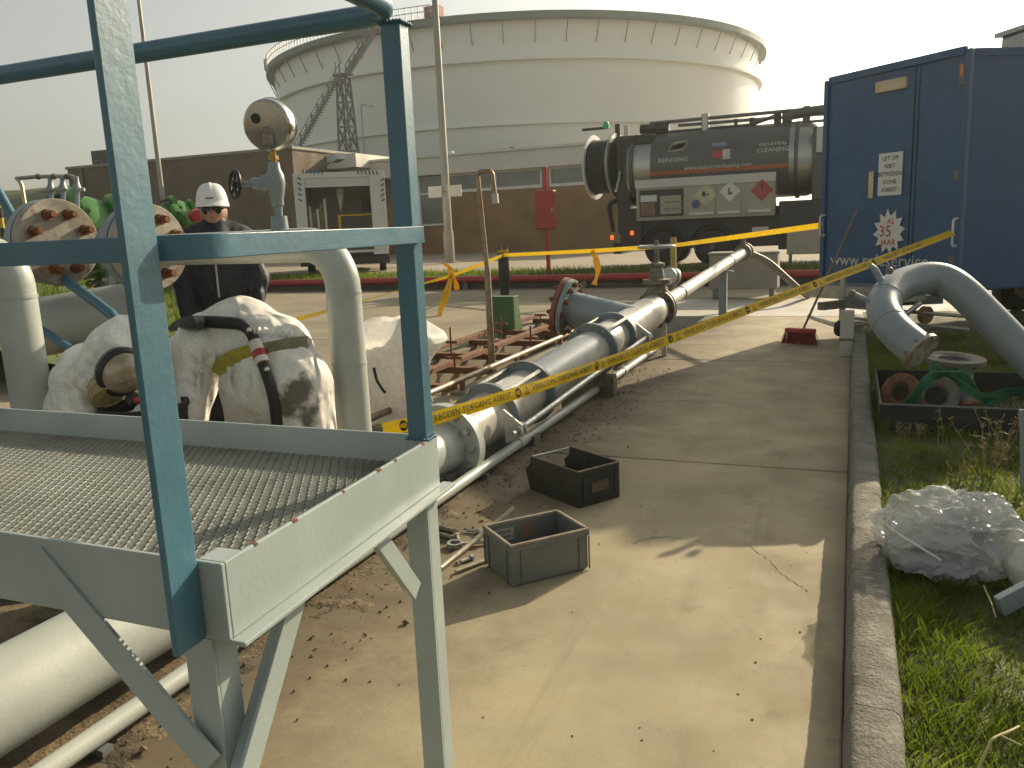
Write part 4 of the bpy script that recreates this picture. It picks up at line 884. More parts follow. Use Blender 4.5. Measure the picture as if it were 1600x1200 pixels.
for y_, l_ in ((1.02, .008), (1.13, .014), (1.30, .006), (1.44, .016), (1.52, .009), (1.66, .012)): MB().bb((XR - .0098, y_, ZTOE - .004), (XR + .0008, y_ + l_, ZTOE + .0007)).build('rust_chip', M_rust, pf)
for (x_, y_, z_) in ((XR - .03, YF - .03, ZTOE + .002), (XR - .05, YN - .035, ZM), (XR - .03, YF - .03, 2.005)): 
    mb = MB(); n_ = 26
    for k in range(n_): th = 6.283 * k / n_; mb.ball((x_ + .029 * max(-1, min(1, 1.3 * math.cos(th))), y_ + .029 * max(-1, min(1, 1.3 * math.sin(th))), z_ + random.uniform(-.001, .001)), (.005, .005, .004), 6, 4)
    if z_ != ZM: mb.build('weld_bead', M_blue, pf, smooth=60)
# ================================================================== MAIN PIPELINE
A = V((-2.35, 4.52, .21)); B = V((-1.73, 15.0, .95)); AX = (B - A).normalized()
def onp(t): return A.lerp(B, t)
def t_at_px(px):
    lo, hi = 0.0, 1.0
    for _ in range(40):
        md = (lo + hi) / 2; p = onp(md) - EYE; X = 800 + 1280 * p.dot(CAM_X) / p.dot(CAM_F)
        lo, hi = (md, hi) if X < px else (lo, md)
    return lo
pn = thing('ground_pipe', 'thick pale grey pipe lying in the soil below the platform', 'pipe', (-2.35, 1.5, 0))
MB().tube([(-2.35, -3, .20), (-2.35, 4.36, .21)], .15, 40).build('pipe', M_pipe, pn, smooth=40)
MB().tube([(-2.35, 4.22, .21), (-2.35, 4.31, .21), (-2.35, 4.42, .21)], [.151, .16, .175], 40, False).build('weld_neck', M_pipe, pn, smooth=40)
MB().lathe((-2.35, 4.42, .21), (0, 1, 0), [(.15, 0), (.262, 0), (.265, .004), (.265, .046), (.262, .05), (.15, .05)], 56).build('flange', M_pipe, pn, smooth=30)
flange_bolts((-2.35, 4.42, .21), (0, -1, 0), .218, 12, .024, .045, 'bolt', M_galv, pn, .5)
pl_ = thing('pipeline', 'silver grey pipeline with dark collars and tie rods running to the valve', 'pipeline', A)
MB().lathe(A - AX * .042, AX, [(.15, 0), (.262, 0), (.265, .004), (.265, .046), (.262, .05), (.15, .05)], 56).build('flange', M_pipe, pl_, smooth=30)
t1, t2, t3, t4, t5 = [t_at_px(p) for p in (765, 822, 925, 958, 1022)]
MB().tube([onp(0.0), onp(t1 * .5), onp(t1)], [.16, .16, .178], 40, False).build('reducer', M_silver, pl_, smooth=40)
MB().tube([onp(t1), onp(t4)], .18, 44, False).build('pipe', M_silver, pl_, smooth=40)
MB().tube([onp(t4), onp(t4 + (t5 - t4) * .72), onp(t4 + (t5 - t4) * .73), onp(t5)], [.18, .18, .186, .17], 44).build('pipe', M_silver, pl_, smooth=40)
for t_ in (t1, t2, t3, t4): MB().ring(onp(t_), AX, .172, .25 if t_ in (t2, t3) else .24, -.018, .018, 48).build('collar', M_collar, pl_, smooth=30)
UPX = V((0, 0, 1)); SDX = AX.cross(UPX).normalized(); UPX = SDX.cross(AX)
Lr = (onp(t4) - onp(t1)).length
for sgn, zo in ((1, -.03), (-1, .02)):
    p0 = onp(t1 * .55) + SDX * .30 * sgn + UPX * zo; p1 = onp(t4 + .018) + SDX * .30 * sgn + UPX * zo
    MB().tube([p0, p1], .023, 12).build('tie_rod', M_galv, pl_, smooth=40)
    for q in (onp(t1 * .7), onp(t4 + .012)):
        for d_ in (-.03, .035): MB().hexn(q + SDX * .30 * sgn + UPX * zo + AX * d_, AX, .045, .035).build('rod_nut', M_galv, pl_)
        c = q + UPX * zo; mb = MB(); mb.prism([c + SDX * .20 * sgn + UPX * .14, c + SDX * .335 * sgn + UPX * .035, c + SDX * .335 * sgn - UPX * .035, c + SDX * .20 * sgn - UPX * .10], AX * .018); mb.build('rod_lug', M_silver, pl_)
    for ta, tb in ((t1, t2), (t3, t4)):
        for an in (.9, 2.2): q = SDX * math.cos(an) * .228 * sgn + UPX * math.sin(an) * .228; MB().tube([onp(ta) + q - AX * .04, onp(tb) + q + AX * .04], .013, 8).build('stay_bolt', M_galv, pl_)
# gate valve on the line
VC = onp(t5 + .006)
for d_ in (0, .08): MB().lathe(VC + AX * d_, AX, [(.1, 0), (.225, 0), (.225, .035), (.1, .035)], 32).build('flange', M_iron, pl_, smooth=30)
flange_bolts(VC + AX * .115, AX, .19, 10, .022, .04, 'bolt', M_bolt, pl_, .3, both=.115)
mb = MB(); mb.lathe(VC + AX * .06 + V((0, 0, .05)), (0, 0, 1), [(.12, 0), (.13, .15), (.10, .22), (.16, .23), (.16, .28), (.09, .29), (.07, .42), (.09, .43), (.09, .46), (.03, .48), (.025, .72)], 20); mb.build('valve_bonnet', M_iron, pl_, smooth=30)
WC = VC + AX * .06 + V((0, 0, .70)); mb = MB(); mb.torus(WC, (0, 0, 1), .20, .018, 28, 8)
for k in range(4): th = k * math.pi / 2 + .4; mb.tube([WC, WC + V((math.cos(th), math.sin(th), 0)) * .2], .013, 6)
mb.build('handwheel', M_galv, pl_, smooth=40)
# thin pipe with end valve
t6 = t_at_px(1160); R1 = .083
MB().tube([VC + AX * .12, onp(t6)], R1, 28).build('thin_pipe', M_silver, pl_, smooth=40)
for px in (1063, 1140): MB().ring(onp(t_at_px(px)), AX, R1 - .005, R1 + .008, -.02, .02, 28).build('pipe_clamp', M_steelg, pl_)
E2 = onp(t6)
MB().lathe(E2, AX, [(.06, 0), (.15, 0), (.15, .04), (.09, .05), (.11, .12), (.09, .2), (.15, .21), (.15, .25)], 24).build('end_valve', M_iron, pl_, smooth=30)
mb = MB(); mb.tube([E2 + AX * .12, E2 + AX * .12 + V((0, 0, .26))], .035, 10); mb.build('valve_stem', M_iron, pl_)
mb = MB(); mb.torus(E2 + AX * .12 + V((0, 0, .26)), (0, 0, 1), .16, .016, 24, 6); mb.beam(E2 + AX * .12 + V((-.16, 0, .26)), E2 + AX * .12 + V((.16, 0, .26)), .03, .015); mb.build('handwheel', M_galv, pl_, smooth=40)
# supports
sp = at(1126, 492, z=0); tp = onp(t_at_px(1130)); MB().beam((tp.x, tp.y, 0), (tp.x, tp.y, tp.z - R1), .12, .12).build('support_leg', M_pipe_b, pl_, bevel=.005)
MB().box((tp.x, tp.y, tp.z - R1 - .01), (.3, .14, .02)).build('support_saddle', M_pipe_b, pl_)
tp = onp(t_at_px(1024)); MB().tube([(tp.x + .1, tp.y, 0), (tp.x + .1, tp.y, tp.z - .15)], .03, 10).build('support_leg', M_galv, pl_)
for t_ in (t1 * 1.4, t3 * .96): p = onp(t_); MB().bb((p.x - .25, p.y - .06, -.55), (p.x + .25, p.y + .06, p.z - .2)).build('support_block', M_iron, pl_)
# branch pipe to the left with rusty blind flange
bp = onp(t4 + (t5 - t4) * .45); q = at(877, 478, y=bp.y); bx = (V((q.x, q.y, q.z)) - bp); br_ = thing('branch_pipe', 'blue grey branch pipe with a rusty bolted blind flange', 'pipe', (bp.x - .8, bp.y, 0))
bd = bx.normalized(); bl_ = bx.length
MB().tube([bp, bp + bd * (bl_ - .05)], .185, 36).build('pipe', M_pipe_b, br_, smooth=40)
MB().lathe(bp + bd * (bl_ - .1), bd, [(.2, 0), (.31, .0), (.31, .05), (.2, .05)], 40).build('flange', M_pipe_b, br_, smooth=30)
MB().lathe(bp + bd * (bl_ - .04), bd, [(.01, 0), (.315, 0), (.315, .055), (.01, .055)], 40).build('blind_flange', M_redrust, br_, smooth=30)
flange_bolts(bp + bd * (bl_ + .015), bd, .265, 12, .03, .05, 'bolt', M_bolt, br_, .2, both=.12)
p = bp + bd * (bl_ - .35); MB().bb((p.x - .05, p.y - .05, -.6), (p.x + .05, p.y + .05, p.z - .2)).build('support_post', M_steelg, br_)
# small galvanised pipe beside the line
gp = thing('conduit_pipe', 'thin grey pipe running low along the slab edge', 'pipe', (-2.11, 4, 0))
MB().tube([(-2.11, -2.5, .062), (-2.11, 9.6, .062)], .034, 16).build('pipe', M_galv if False else M_pipe, gp, smooth=40)
for y in (-.3, 2.35, 5.15, 8.0): MB().tube([(-2.11, y - .05, .062), (-2.11, y + .05, .062)], .041, 16).build('coupling', M_pipe, gp, smooth=40)
for y in (1.6, 4.5, 7.4): MB().bb((-2.15, y - .02, -.3), (-2.07, y + .02, .028)).build('pipe_foot', M_steelg, gp)
hp = thing('hose', 'dark thick hose hanging from the far valve down to the ground', 'hose', E2)
MB().tube(fillet([E2 + AX * .25, at(1200, 408, y=15.2), at(1243, 448, y=15.0), at(1262, 462, z=.05)], .4, 8), .06, 12).build('hose_body', M_iron, hp, smooth=40)
# grey metal bench box beyond the end valve
bb_ = at(1160, 468, z=0); bc = thing('grey_chest', 'grey metal chest on short legs behind the far valve', 'chest', bb_)
MB().box(bb_ + V((0, .3, .52)), (1.25, .55, .66)).build('chest_body', mat('chest_grey', (.30, .28, .23), .6, var=.1, vscale=2), bc, bevel=.02)
MB().box(bb_ + V((0, .3, .87)), (1.31, .6, .035)).build('chest_lid', mat('chest_lid_grey', (.34, .32, .27), .6), bc, bevel=.008)
for dx in (-.52, .52): MB().box(bb_ + V((dx, .3, .1)), (.09, .5, .19)).build('leg', M_steelg, bc)

# rusty rail and pit frames
rr = thing('pit_rail', 'low rusty tube rail along the edge of the open pit', 'rail', (-3.38, 7, 0))
MB().tube([(-3.4, 4.6, .14), (-3.4, 12.4, .14)], .028, 12).build('rail_tube', mat('rusty_galvanised', (.36, .28, .19), .5, .4, var=.25, vscale=7, layers=((RUST, 6, .5, .7, .6),)), rr, smooth=40)
for y in (6.0, 6.9, 8.3, 9.8, 11.3): MB().bb((-3.42, y - .02, -.1), (-3.38, y + .02, .13)).build('rail_post', M_rust, rr)
fr = thing('rusty_frame', 'rusty steel channel frame lying over the open pit', 'frame', (-4.05, 9, 0))
for y in (6.95, 7.9, 8.8, 9.9, 10.9, 12.3):
    MB().bb((-4.72, y - .05, .005), (-3.5, y + .05, .075)).build('cross_channel', M_rust, fr, bevel=.004)
for x in (-4.72, -4.05): MB().bb((x - .05, 6.85, .078), (x + .05, 12.5, .13)).build('side_channel', M_rust, fr, bevel=.004)
for k in range(8):
    x, y = random.uniform(-4.6, -3.55), random.uniform(7.2, 12.2); MB().tube([(x, y, .05), (x, y, random.uniform(.22, .42))], .012, 6).build('threaded_stud', M_rust, fr); MB().bb((x - .09, y - .01, .2), (x + .09, y + .01, .23)).build('stud_clip', M_rust, fr)
# standpipe with swan neck
s0 = at(757, 566, z=.0); s0 = V((-3.62, 8.15, 0)); stp = thing('standpipe', 'tall rusty galvanised standpipe with a swan neck top', 'standpipe', s0)
ztop = at(750, 268, y=s0.y).z; xtop = at(747, 300, y=s0.y).x
MB().tube(fillet([s0, (s0.x - .02, s0.y, 1.1), (xtop, s0.y, ztop), (xtop + .17, s0.y, ztop), (xtop + .19, s0.y, ztop - .26)], .05, 5), .026, 12).build('pipe', MATS['rusty_galvanised'], stp, smooth=40)
MB().tube([(s0.x - .02, s0.y, .0), (s0.x - .02, s0.y, 1.05), (s0.x - .02, s0.y, 1.12)], [.036, .036, .028], 12).build('sleeve', MATS['rusty_galvanised'], stp, smooth=40)
MB().tube([(xtop + .19, s0.y, ztop - .24), (xtop + .195, s0.y, ztop - .34)], .04, 10).build('nozzle', M_galv, stp)
# green guard
g0 = at(783, 523, z=0); gg = thing('green_guard', 'dark green steel guard box standing by the pit', 'guard', g0)
MB().box(g0 + V((0, .0, .30)), (.42, .02, .50)).build('front_plate', M_greenbox, gg, bevel=.006)
for dx in (-.2, .2): MB().prism([g0 + V((dx, .015, .03)), g0 + V((dx, .30, .03)), g0 + V((dx, .18, .53)), g0 + V((dx, .015, .53))], (.015, 0, 0)).build('side_plate', M_greenbox, gg)
MB().box(g0 + V((.007, .1, .545)), (.43, .22, .02)).build('top_plate', M_greenbox, gg, bevel=.004)

# ================================================================== PIPE LOOP WITH GAUGE
LR_ = V((-2.36, 3.50, 0)); f2c = at(238, 385, y=3.72); LL = V((f2c.x, f2c.y, 0)); ZP = 1.50; LRAD = .088
lo_ = thing('elbow_pipe', 'pale grey elbow pipe behind the platform carrying the gauge', 'pipe', (LL + LR_) / 2)
MB().tube(fillet([(LL.x, LL.y, ZP), (LR_.x, LR_.y, ZP), (LR_.x, LR_.y, .25)], .22, 10), LRAD, 32).build('pipe', M_pipe, lo_, smooth=40)
for c, z in ((LR_, 1.26), (LR_, .9)): MB().ring((c.x, c.y, z), (0, 0, 1), LRAD - .003, LRAD + .003, -.006, .006, 32).build('weld_bead', M_pipe, lo_, smooth=50)
ld = (LR_ - LL).normalized(); g_b = None
for k in range(400):
    q = LL.lerp(LR_, k / 400) + V((0, 0, ZP)) - EYE
    if 800 + 1280 * q.dot(CAM_X) / q.dot(CAM_F) > 440: g_b = LL.lerp(LR_, k / 400) + V((0, 0, ZP)); break
gd = (g_b - EYE).dot(CAM_F)
ga = thing('pressure_gauge', 'round polished pressure gauge on a grey needle valve above the pipe', 'gauge', g_b)
KG = gd / 3.15
def kp_(prof): return [(r * KG, h * KG) for r, h in prof]
def gp_(px, py, dd=0.0): return at(px, py, d=gd + dd)
b0 = g_b + V((0, 0, LRAD * .85)); up = V((0, 0, 1))
MB().tube([b0, b0 + up * .058 * KG], [.034 * KG, .030 * KG], 18).build('weld_boss', M_pipe_b, ga, smooth=40)
v0 = b0 + up * .055 * KG; ctr = V((v0.x, v0.y, gp_(430, 287).z)); hv = ctr.z - v0.z
MB().lathe(v0, (0, 0, 1), [(.015 * KG, 0), (.017 * KG, hv * .3), (.024 * KG, hv * .34), (.024 * KG, hv * .55), (.031 * KG, hv * .75), (.036 * KG, hv), (.033 * KG, hv + .03 * KG), (.023 * KG, hv + .05 * KG), (.021 * KG, hv + .075 * KG)], 20).build('valve_body', M_pipe_b, ga, smooth=35)
lf = (-CAM_X + V((0, -.25, 0))).normalized(); lf.z = 0; lf.normalize()
MB().lathe(ctr, lf, kp_([(.029, 0), (.029, .05), (.022, .055), (.022, .085), (.012, .09), (.010, .15)]), 16).build('valve_bonnet', M_pipe_b, ga, smooth=30)
hw = ctr + lf * .148 * KG; hx = (lf + V((.1, -.75, .1))).normalized(); mb = MB(); mb.torus(hw, hx, .050 * KG, .007 * KG, 24, 8)
for k in range(5):
    a_ = hx.orthogonal().normalized(); b_ = hx.cross(a_); th = k * 1.2566; mb.tube([hw, hw + (a_ * math.cos(th) + b_ * math.sin(th)) * .05 * KG], .0055 * KG, 6)
mb.lathe(hw - hx * .008 * KG, hx, kp_([(.012, 0), (.012, .018)]), 8); mb.build('handwheel', M_black, ga, smooth=40)
n0 = ctr + up * .07 * KG; gz = gp_(424, 200).z; gr = .0945 * KG
MB().lathe(n0, (0, 0, 1), [(.014 * KG, 0), (.014 * KG, .012 * KG), (.02 * KG, .014 * KG), (.02 * KG, .03 * KG), (.012 * KG, .032 * KG), (.012 * KG, gz - gr * .9 - n0.z)], 10).build('brass_nipple', mat('brass', (.45, .29, .10), .4, .9, var=.3, vscale=40), ga)
gctr = V((n0.x, n0.y, gz)); gn = ((EYE - gctr).normalized() + (-CAM_X) * .42 + V((0, 0, -.05))).normalized()
MB().lathe(gctr - gn * .03 * KG, gn, [(.02 * KG, -.004 * KG), (gr * .92, 0), (gr, .008 * KG), (gr, .05 * KG), (gr * .985, .058 * KG), (gr * .9, .064 * KG), (.01, .066 * KG)], 48).build('gauge_case', M_chrome, ga, smooth=30)
MB().torus(gctr - gn * .018 * KG, gn, gr, .004 * KG, 48, 6).build('case_ring', M_chrome, ga, smooth=50)
ge = CAM_X - gn * CAM_X.dot(gn); ge.normalize(); gu = gn.cross(ge); gu = gu if gu.z > 0 else -gu
MB().lathe(gctr + (gn * .035 - ge * .038 + gu * .025) * KG, gn, kp_([(.018, 0), (.018, .004)]), 20).build('blow_out_plug', M_black, ga)
pc = gctr + (gn * .036 + ge * .002 - gu * .048) * KG
def gq(a, b): return pc + (ge * a + gu * b) * KG
MB().prism([gq(.022, .02), gq(-.022, .02), gq(-.022, -.02), gq(.022, -.02)], gn * .003).build('name_plate', M_chrome, ga)
mb = MB()
for p_, q_ in (((.024, .022), (-.024, .022)), ((-.024, .022), (-.024, -.022)), ((.024, -.022), (.024, .022))): mb.tube([gq(*p_) + gn * .002, gq(*q_) + gn * .002], .0022, 6)
mb.build('plate_edge', M_iron, ga)
vl = at(40, 565, d=3.7); vpipe = thing('riser_pipe', 'pale grey vertical pipe at the left edge behind the platform', 'pipe', (vl.x, vl.y, 0))
zt9 = at(30, 392, d=3.7).z
MB().tube(fillet([(vl.x, vl.y, -.05), (vl.x, vl.y, zt9), (vl.x - .9, vl.y - .25, zt9)], .15, 8), .086, 32).build('pipe', M_pipe, vpipe, smooth=40)
MB().ring((vl.x, vl.y, zt9 - .2), (0, 0, 1), .083, .0895, -.007, .007, 32).build('weld_bead', M_pipe, vpipe, smooth=50)

# ================================================================== LEFT VALVES AND FLANGES
def blind(px, py, d, rad, nb, label, thick=.06):
    c = at(px, py, d=d); n = V((1, -.12, 0)).normalized(); t = thing('blind_flange', label, 'flange', c)
    MB().lathe(c - n * thick, n, [(.01, 0), (rad - .004, 0), (rad, .004), (rad, thick - .004), (rad - .004, thick), (.01, thick)], 56).build('disc', M_flface, t, smooth=30)
    MB().lathe(c - n * (thick + .075), n, [(.05, 0), (rad * .99, 0), (rad * .99, thick), (.05, thick)], 48).build('mating_flange', M_pipe_b, t, smooth=30)
    MB().tube([c - n * (thick + .06), c - n * .32], rad * .62, 32).build('pipe_stub', M_pipe_b, t, smooth=40)
    a = n.orthogonal().normalized(); b = n.cross(a)
    for k in range(nb):
        th = 2 * math.pi * (k + .5) / nb; p = c + (a * math.cos(th) + b * math.sin(th)) * rad * .68
        mb = MB(); mb.hexn(p, n, .032, .034); mb.lathe(p + n * .034, n, [(.022, 0), (.022, .045), (.018, .05)], 12); mb.build('stud_bolt', M_bolt, t, smooth=30)
    return t, c, n
f1, c1, n1 = blind(94, 378, 5.0, .26, 8, 'big pale blind flange with eight rusty studs, left of the blue post')
f2, c2, n2 = blind(238, 386, (f2c - EYE).dot(CAM_F), .25, 8, 'pale blind flange with rusty studs half hidden behind the blue post')
def gvalve(px, py, d, label, s=1.0):
    c = at(px, py, d=d); t = thing('green_valve', label, 'valve', c)
    prof = [(.10, -.26), (.22, -.25), (.235, -.2), (.20, -.17), (.24, -.05), (.25, .02), (.22, .12), (.16, .2), (.2, .21), (.2, .25), (.1, .26)]
    MB().lathe(c, V((.55, .75, .25)), [(r * s, h * s) for r, h in prof], 32).build('valve_body', M_green, t, smooth=35)
    va = V((.55, .75, .25)).normalized(); MB().ring(c + va * .03 * s, va, .2 * s, .30 * s, -.025 * s, .025 * s, 36).build('body_flange', M_green, t, smooth=30); flange_bolts(c + va * .055 * s, va, .272 * s, 14, .02 * s, .03 * s, 'body_bolt', M_iron, t, .2, both=.11 * s)
    MB().beam(c + V((.12, -.16, .12)) * s, c + V((.24, -.22, .02)) * s, .05, .12).build('lug', M_green, t, bevel=.01)
    flange_bolts(c - V((.55, .75, .25)).normalized() * .2 * s, V((-.55, -.75, -.25)), .2 * s, 10, .02, .04, 'bolt', M_galv, t)
    return t, c
gvalve(128, 372, 5.9, 'bright green valve body behind the big blind flange', 1.2)
gvalve(275, 345, 6.2, 'green valve body between the blue post and the white helmet', .62)
c = at(306, 337, d=6.0); rc_ = thing('red_cap', 'small red cap on the green valve beside the helmeted man', 'cap', c); MB().lathe(c, V((.8, -.5, 0)), [(.045, -.05), (.05, 0), (.04, .05)], 16).build('cap_body', M_red, rc_, smooth=30)
# horizontal grey pipe below
pA, pB = at(40, 515, d=5.3), at(232, 482, d=5.5)
hpipe = thing('cross_pipe', 'pale grey horizontal pipe with a flange behind the kneeling worker', 'pipe', (pA + pB) / 2)
MB().tube([pA, pB], .19, 36).build('pipe', M_pipe, hpipe, smooth=40)
dn = (pB - pA).normalized(); MB().lathe(pB, dn, [(.19, 0), (.26, 0), (.26, .05), (.14, .06), (.02, .1)], 36).build('end_flange', M_pipe, hpipe, smooth=30)
MB().bb((pA.x + .3, pA.y, -.05), (pA.x + .42, pA.y + .1, pA.z - .12)).build('support_post', M_steelg, hpipe)
c = at(172, 425, d=5.9); gf = thing('grey_flange', 'grey bolted flange below the bright green valve', 'flange', c)
nn = V((-.5, -.85, .1)).normalized(); MB().lathe(c, nn, [(.02, 0), (.21, 0), (.21, .05), (.02, .05)], 36).build('disc', M_pipe_b, gf, smooth=30); flange_bolts(c + nn * .05, nn, .17, 12, .022, .035, 'bolt', M_galv, gf)
MB().bb((c.x - .06, c.y - .02, -.05), (c.x + .06, c.y + .1, c.z - .1)).build('support_post', M_steelg, gf)
hr = thing('blue_handrail', 'bent blue tube handrail behind the flanges at the left', 'handrail', at(90, 480, d=4.1))
MB().tube([at(*p, d=d) for p, d in (((-30, 250), 5.7), ((10, 322), 5.65), ((36, 368), 5.6), ((70, 412), 5.4), ((108, 442), 5.0), ((150, 472), 4.9), ((174, 491), 4.85), ((183, 505), 4.8), ((187, 540), 4.8))], .032, 12).build('tube', M_blue, hr, smooth=50)
MB().tube([at(60, 512, d=4.9), at(110, 545, d=4.8)], .025, 10).build('stay_tube', M_blue, hr)
# impulse manifold
im = thing('valve_manifold', 'row of small grey needle valves on a thin tube at the left', 'manifold', at(80, 290, d=5.3))
MB().tube(fillet([at(25, 279, d=5.3), at(58, 276, d=5.3), at(118, 275, d=5.3), at(121, 300, d=5.3)], .04), .013, 8).build('header_tube', M_galv, im, smooth=40)
MB().tube(fillet([at(28, 279, d=5.3), at(34, 290, d=5.3), at(43, 345, d=5.3)], .06), .012, 8).build('drop_tube', mat('brassy_tube', (.5, .42, .25), .4, .6), im, smooth=40)
for px in (60, 84, 105): MB().ball(at(px, 276, d=5.3), .02, 8, 6).build('fitting', M_iron, im)
for px, py in ((78, 290), (97, 288), (119, 288)):
    MB().tube([at(px, py - 12, d=5.3), at(px + 1, py - 2, d=5.3), at(px + 1, py + 8, d=5.3), at(px + 2, py + 12, d=5.3), at(px + 2, py + 42, d=5.3)], [.014, .016, .034, .016, .013], 10).build('needle_valve', M_pipe_b, im, smooth=35)
    MB().tube([at(px, py + 8, d=5.28), at(px + (13 if px > 100 else -13), py + 8, d=5.28)], .011, 8).build('valve_handle', M_galv, im)
# striped pole
spb = at(14, 420, y=11.0); spb.z = .0
stp_ = thing('striped_pole', 'yellow and black striped pole at the left edge', 'pole', spb)
zt_ = at(8, 241, y=11.0).z
for k in range(9):
    z1_ = zt_ - k * .19
    if z1_ < .2: break
    MB().tube([(spb.x, spb.y, max(0, z1_ - .188)), (spb.x, spb.y, z1_)], .042, 12).build('stripe', M_yellow if k % 2 == 0 else M_black, stp_)
MB().beam((spb.x + .05, spb.y, zt_ + .02), (spb.x - .9, spb.y, zt_ + .04), .06, .05).build('top_arm', M_steelg, stp_)
# ================================================================== CRATES AND TOOLS
M_crate = mat('grey_crate_plastic', (0.165, 0.175, 0.165), 0.5, var=0.12, vscale=9, bump=0.15, bscale=90, layers=(((.20, .16, .10), 8, .52, .75, .6),))
M_rim = mat('crate_rim_worn', (.30, .25, .19), .6, var=.2, vscale=20, bump=.2)
cF = V((-1.322, 3.057, 0)); cu = V((.667, .745, 0)).normalized(); cv = V((-.745, .667, 0)).normalized()
cr = thing('plastic_crate', 'grey plastic crate with a label inside, nearest on the concrete', 'crate', cF)
def cb_(u0, u1, v0, v1, z0, z1, nm, ma, bev=.003, par=None):
    mb = MB(); P = [cF + cu * u + cv * v_ + V((0, 0, z)) for u in (u0, u1) for v_ in (v0, v1) for z in (z0, z1)]
    mb.add(P, [(0, 1, 3, 2), (4, 6, 7, 5), (0, 4, 5, 1), (2, 3, 7, 6), (0, 2, 6, 4), (1, 5, 7, 3)]); return mb.build(nm, ma, par or cr, bevel=bev)
CL, CW, CH = .40, .30, .20
cb_(.012, CL - .012, .012, CW - .012, .004, .012, 'floor', M_crate)
cb_(.008, CL - .008, .008, .014, .012, CH - .014, 'wall', M_crate); cb_(.008, CL - .008, CW - .014, CW - .008, .012, CH - .014, 'wall', M_crate)
cb_(.008, .014, .0145, CW - .0145, .012, CH - .014, 'wall', M_crate); cb_(CL - .014, CL - .008, .0145, CW - .0145, .012, CH - .014, 'wall', M_crate)
for (u0, u1, v0, v1) in ((0, CL, 0, .016), (0, CL, CW - .016, CW), (0, .016, .0165, CW - .0165), (CL - .016, CL, .0165, CW - .0165)): cb_(u0, u1, v0, v1, CH - .013, CH, 'rim', M_rim, .004)
for (u0, u1, v0, v1) in ((0, CL, .002, .0075), (.0015, .0075, .008, CW - .008)): cb_(u0, u1, v0, v1, CH - .034, CH - .0135, 'rim_band', M_crate, .002)
for u in (.002, .052, CL - .055, CL - .007): cb_(u, u + .007, .001, .0078, .006, CH - .036, 'corner_rib', M_crate, .002)
for v_ in (.004, .05, CW - .055, CW - .012): cb_(.001, .0078, v_, v_ + .007, .006, CH - .036, 'corner_rib', M_crate, .002)
lb = cb_(.055, .155, CW - .0165, CW - .0148, .105, .165, 'label_card', mat('card_grey', (.36, .34, .29), .7), 0)
for k, t in enumerate(('VEILIGE', 'STOPPEN')): put_text(t, cF + cu * .105 + cv * (CW - .0168) + V((0, 0, .148 - k * .026)), cu, (0, 0, 1), .021, 'card_lettering', M_ink, cr, .001)
cb_(.20, .27, CW - .0165, CW - .0148, .10, .17, 'pictogram_card', mat('card_red', (.24, .13, .11), .7), 0)
# things in the crate
for k, (u, v_, r, z) in enumerate(((.26, .10, .042, .05), (.31, .2, .03, .03))):
    c = cF + cu * u + cv * v_ + V((0, 0, z)); rg = thing('steel_ring', ('large grey steel ring leaning inside the grey crate', 'small grey steel ring lying in the far corner of the grey crate')[k], 'ring', c); MB().torus(c, V((-.5, -.6, .5)), r, .009, 24, 8).build('ring_body', M_iron, rg, smooth=50)
# black sheet-metal bin
bF = at(905, 795, z=0); bR = at(947, 768, z=0); bu = (at(797, 752, z=0) - bF).normalized(); bv = (bR - bF); bv = (bv - bu * bv.dot(bu)); BW = .30; bv.normalize()
M_bin = mat('black_bin_paint', (.035, .034, .030), .5, var=.25, vscale=9, bump=.12, layers=(((.16, .12, .07), 9, .55, .75, .5),))
bn = thing('metal_bin', 'black sheet metal storage bin with a scooped open end', 'bin', bF); BL, BH = .50, .21
def bq(u, v_, z): return bF + bu * u + bv * v_ + V((0, 0, z))
for v_ in (0, BW - .004):
    mb = MB(); mb.prism([bq(0, v_, 0), bq(BL - .04, v_, 0), bq(BL - .01, v_, .09), bq(BL, v_, .12), bq(BL - .05, v_, .16), bq(BL - .055, v_, BH), bq(0, v_, BH)], bv * .004); mb.build('side_wall', M_bin, bn)
MB().prism([bq(.002, .005, .003), bq(BL - .045, .005, .003), bq(BL - .045, BW - .005, .003), bq(.002, BW - .005, .003)], (0, 0, .004)).build('floor', M_bin, bn)
MB().prism([bq(0, .0045, 0), bq(0, BW - .0045, 0), bq(0, BW - .0045, BH), bq(0, .0045, BH)], bu * .004).build('end_wall', M_bin, bn)
MB().prism([bq(BL - .04, .0045, 0), bq(BL - .04, BW - .0045, 0), bq(BL - .012, BW - .0045, .085), bq(BL - .012, .0045, .085)], -bu * .004).build('lip', M_bin, bn)
mb = MB(); mb.tube([bq(.0, .0, BH), bq(0, BW, BH)], .006, 8); mb.tube([bq(.0, .0, BH), bq(BL - .055, 0, BH)], .005, 8); mb.tube([bq(.0, BW, BH), bq(BL - .055, BW, BH)], .005, 8); mb.build('rolled_rim', mat('bin_rim', (.16, .13, .085), .45, .3, var=.3, vscale=30), bn, smooth=50)
MB().tube([bq(BL - .055, .0, BH - .006), bq(BL - .055, BW, BH - .006)], .005, 8).build('stacking_bar', M_galv, bn)
for a in ((.03, .02, .012, BW - .04), ): pass
for z0, z1, v0, v1 in ((.02, .028, .03, BW - .03), (BH - .045, BH - .037, .03, BW - .03), (.02, BH - .037, .03, .038), (.02, BH - .037, BW - .038, BW - .03)): MB().prism([bq(-.002, v0, z0), bq(-.002, v1, z0), bq(-.002, v1, z1), bq(-.002, v0, z1)], -bu * .005).build('pressed_frame', M_bin, bn)
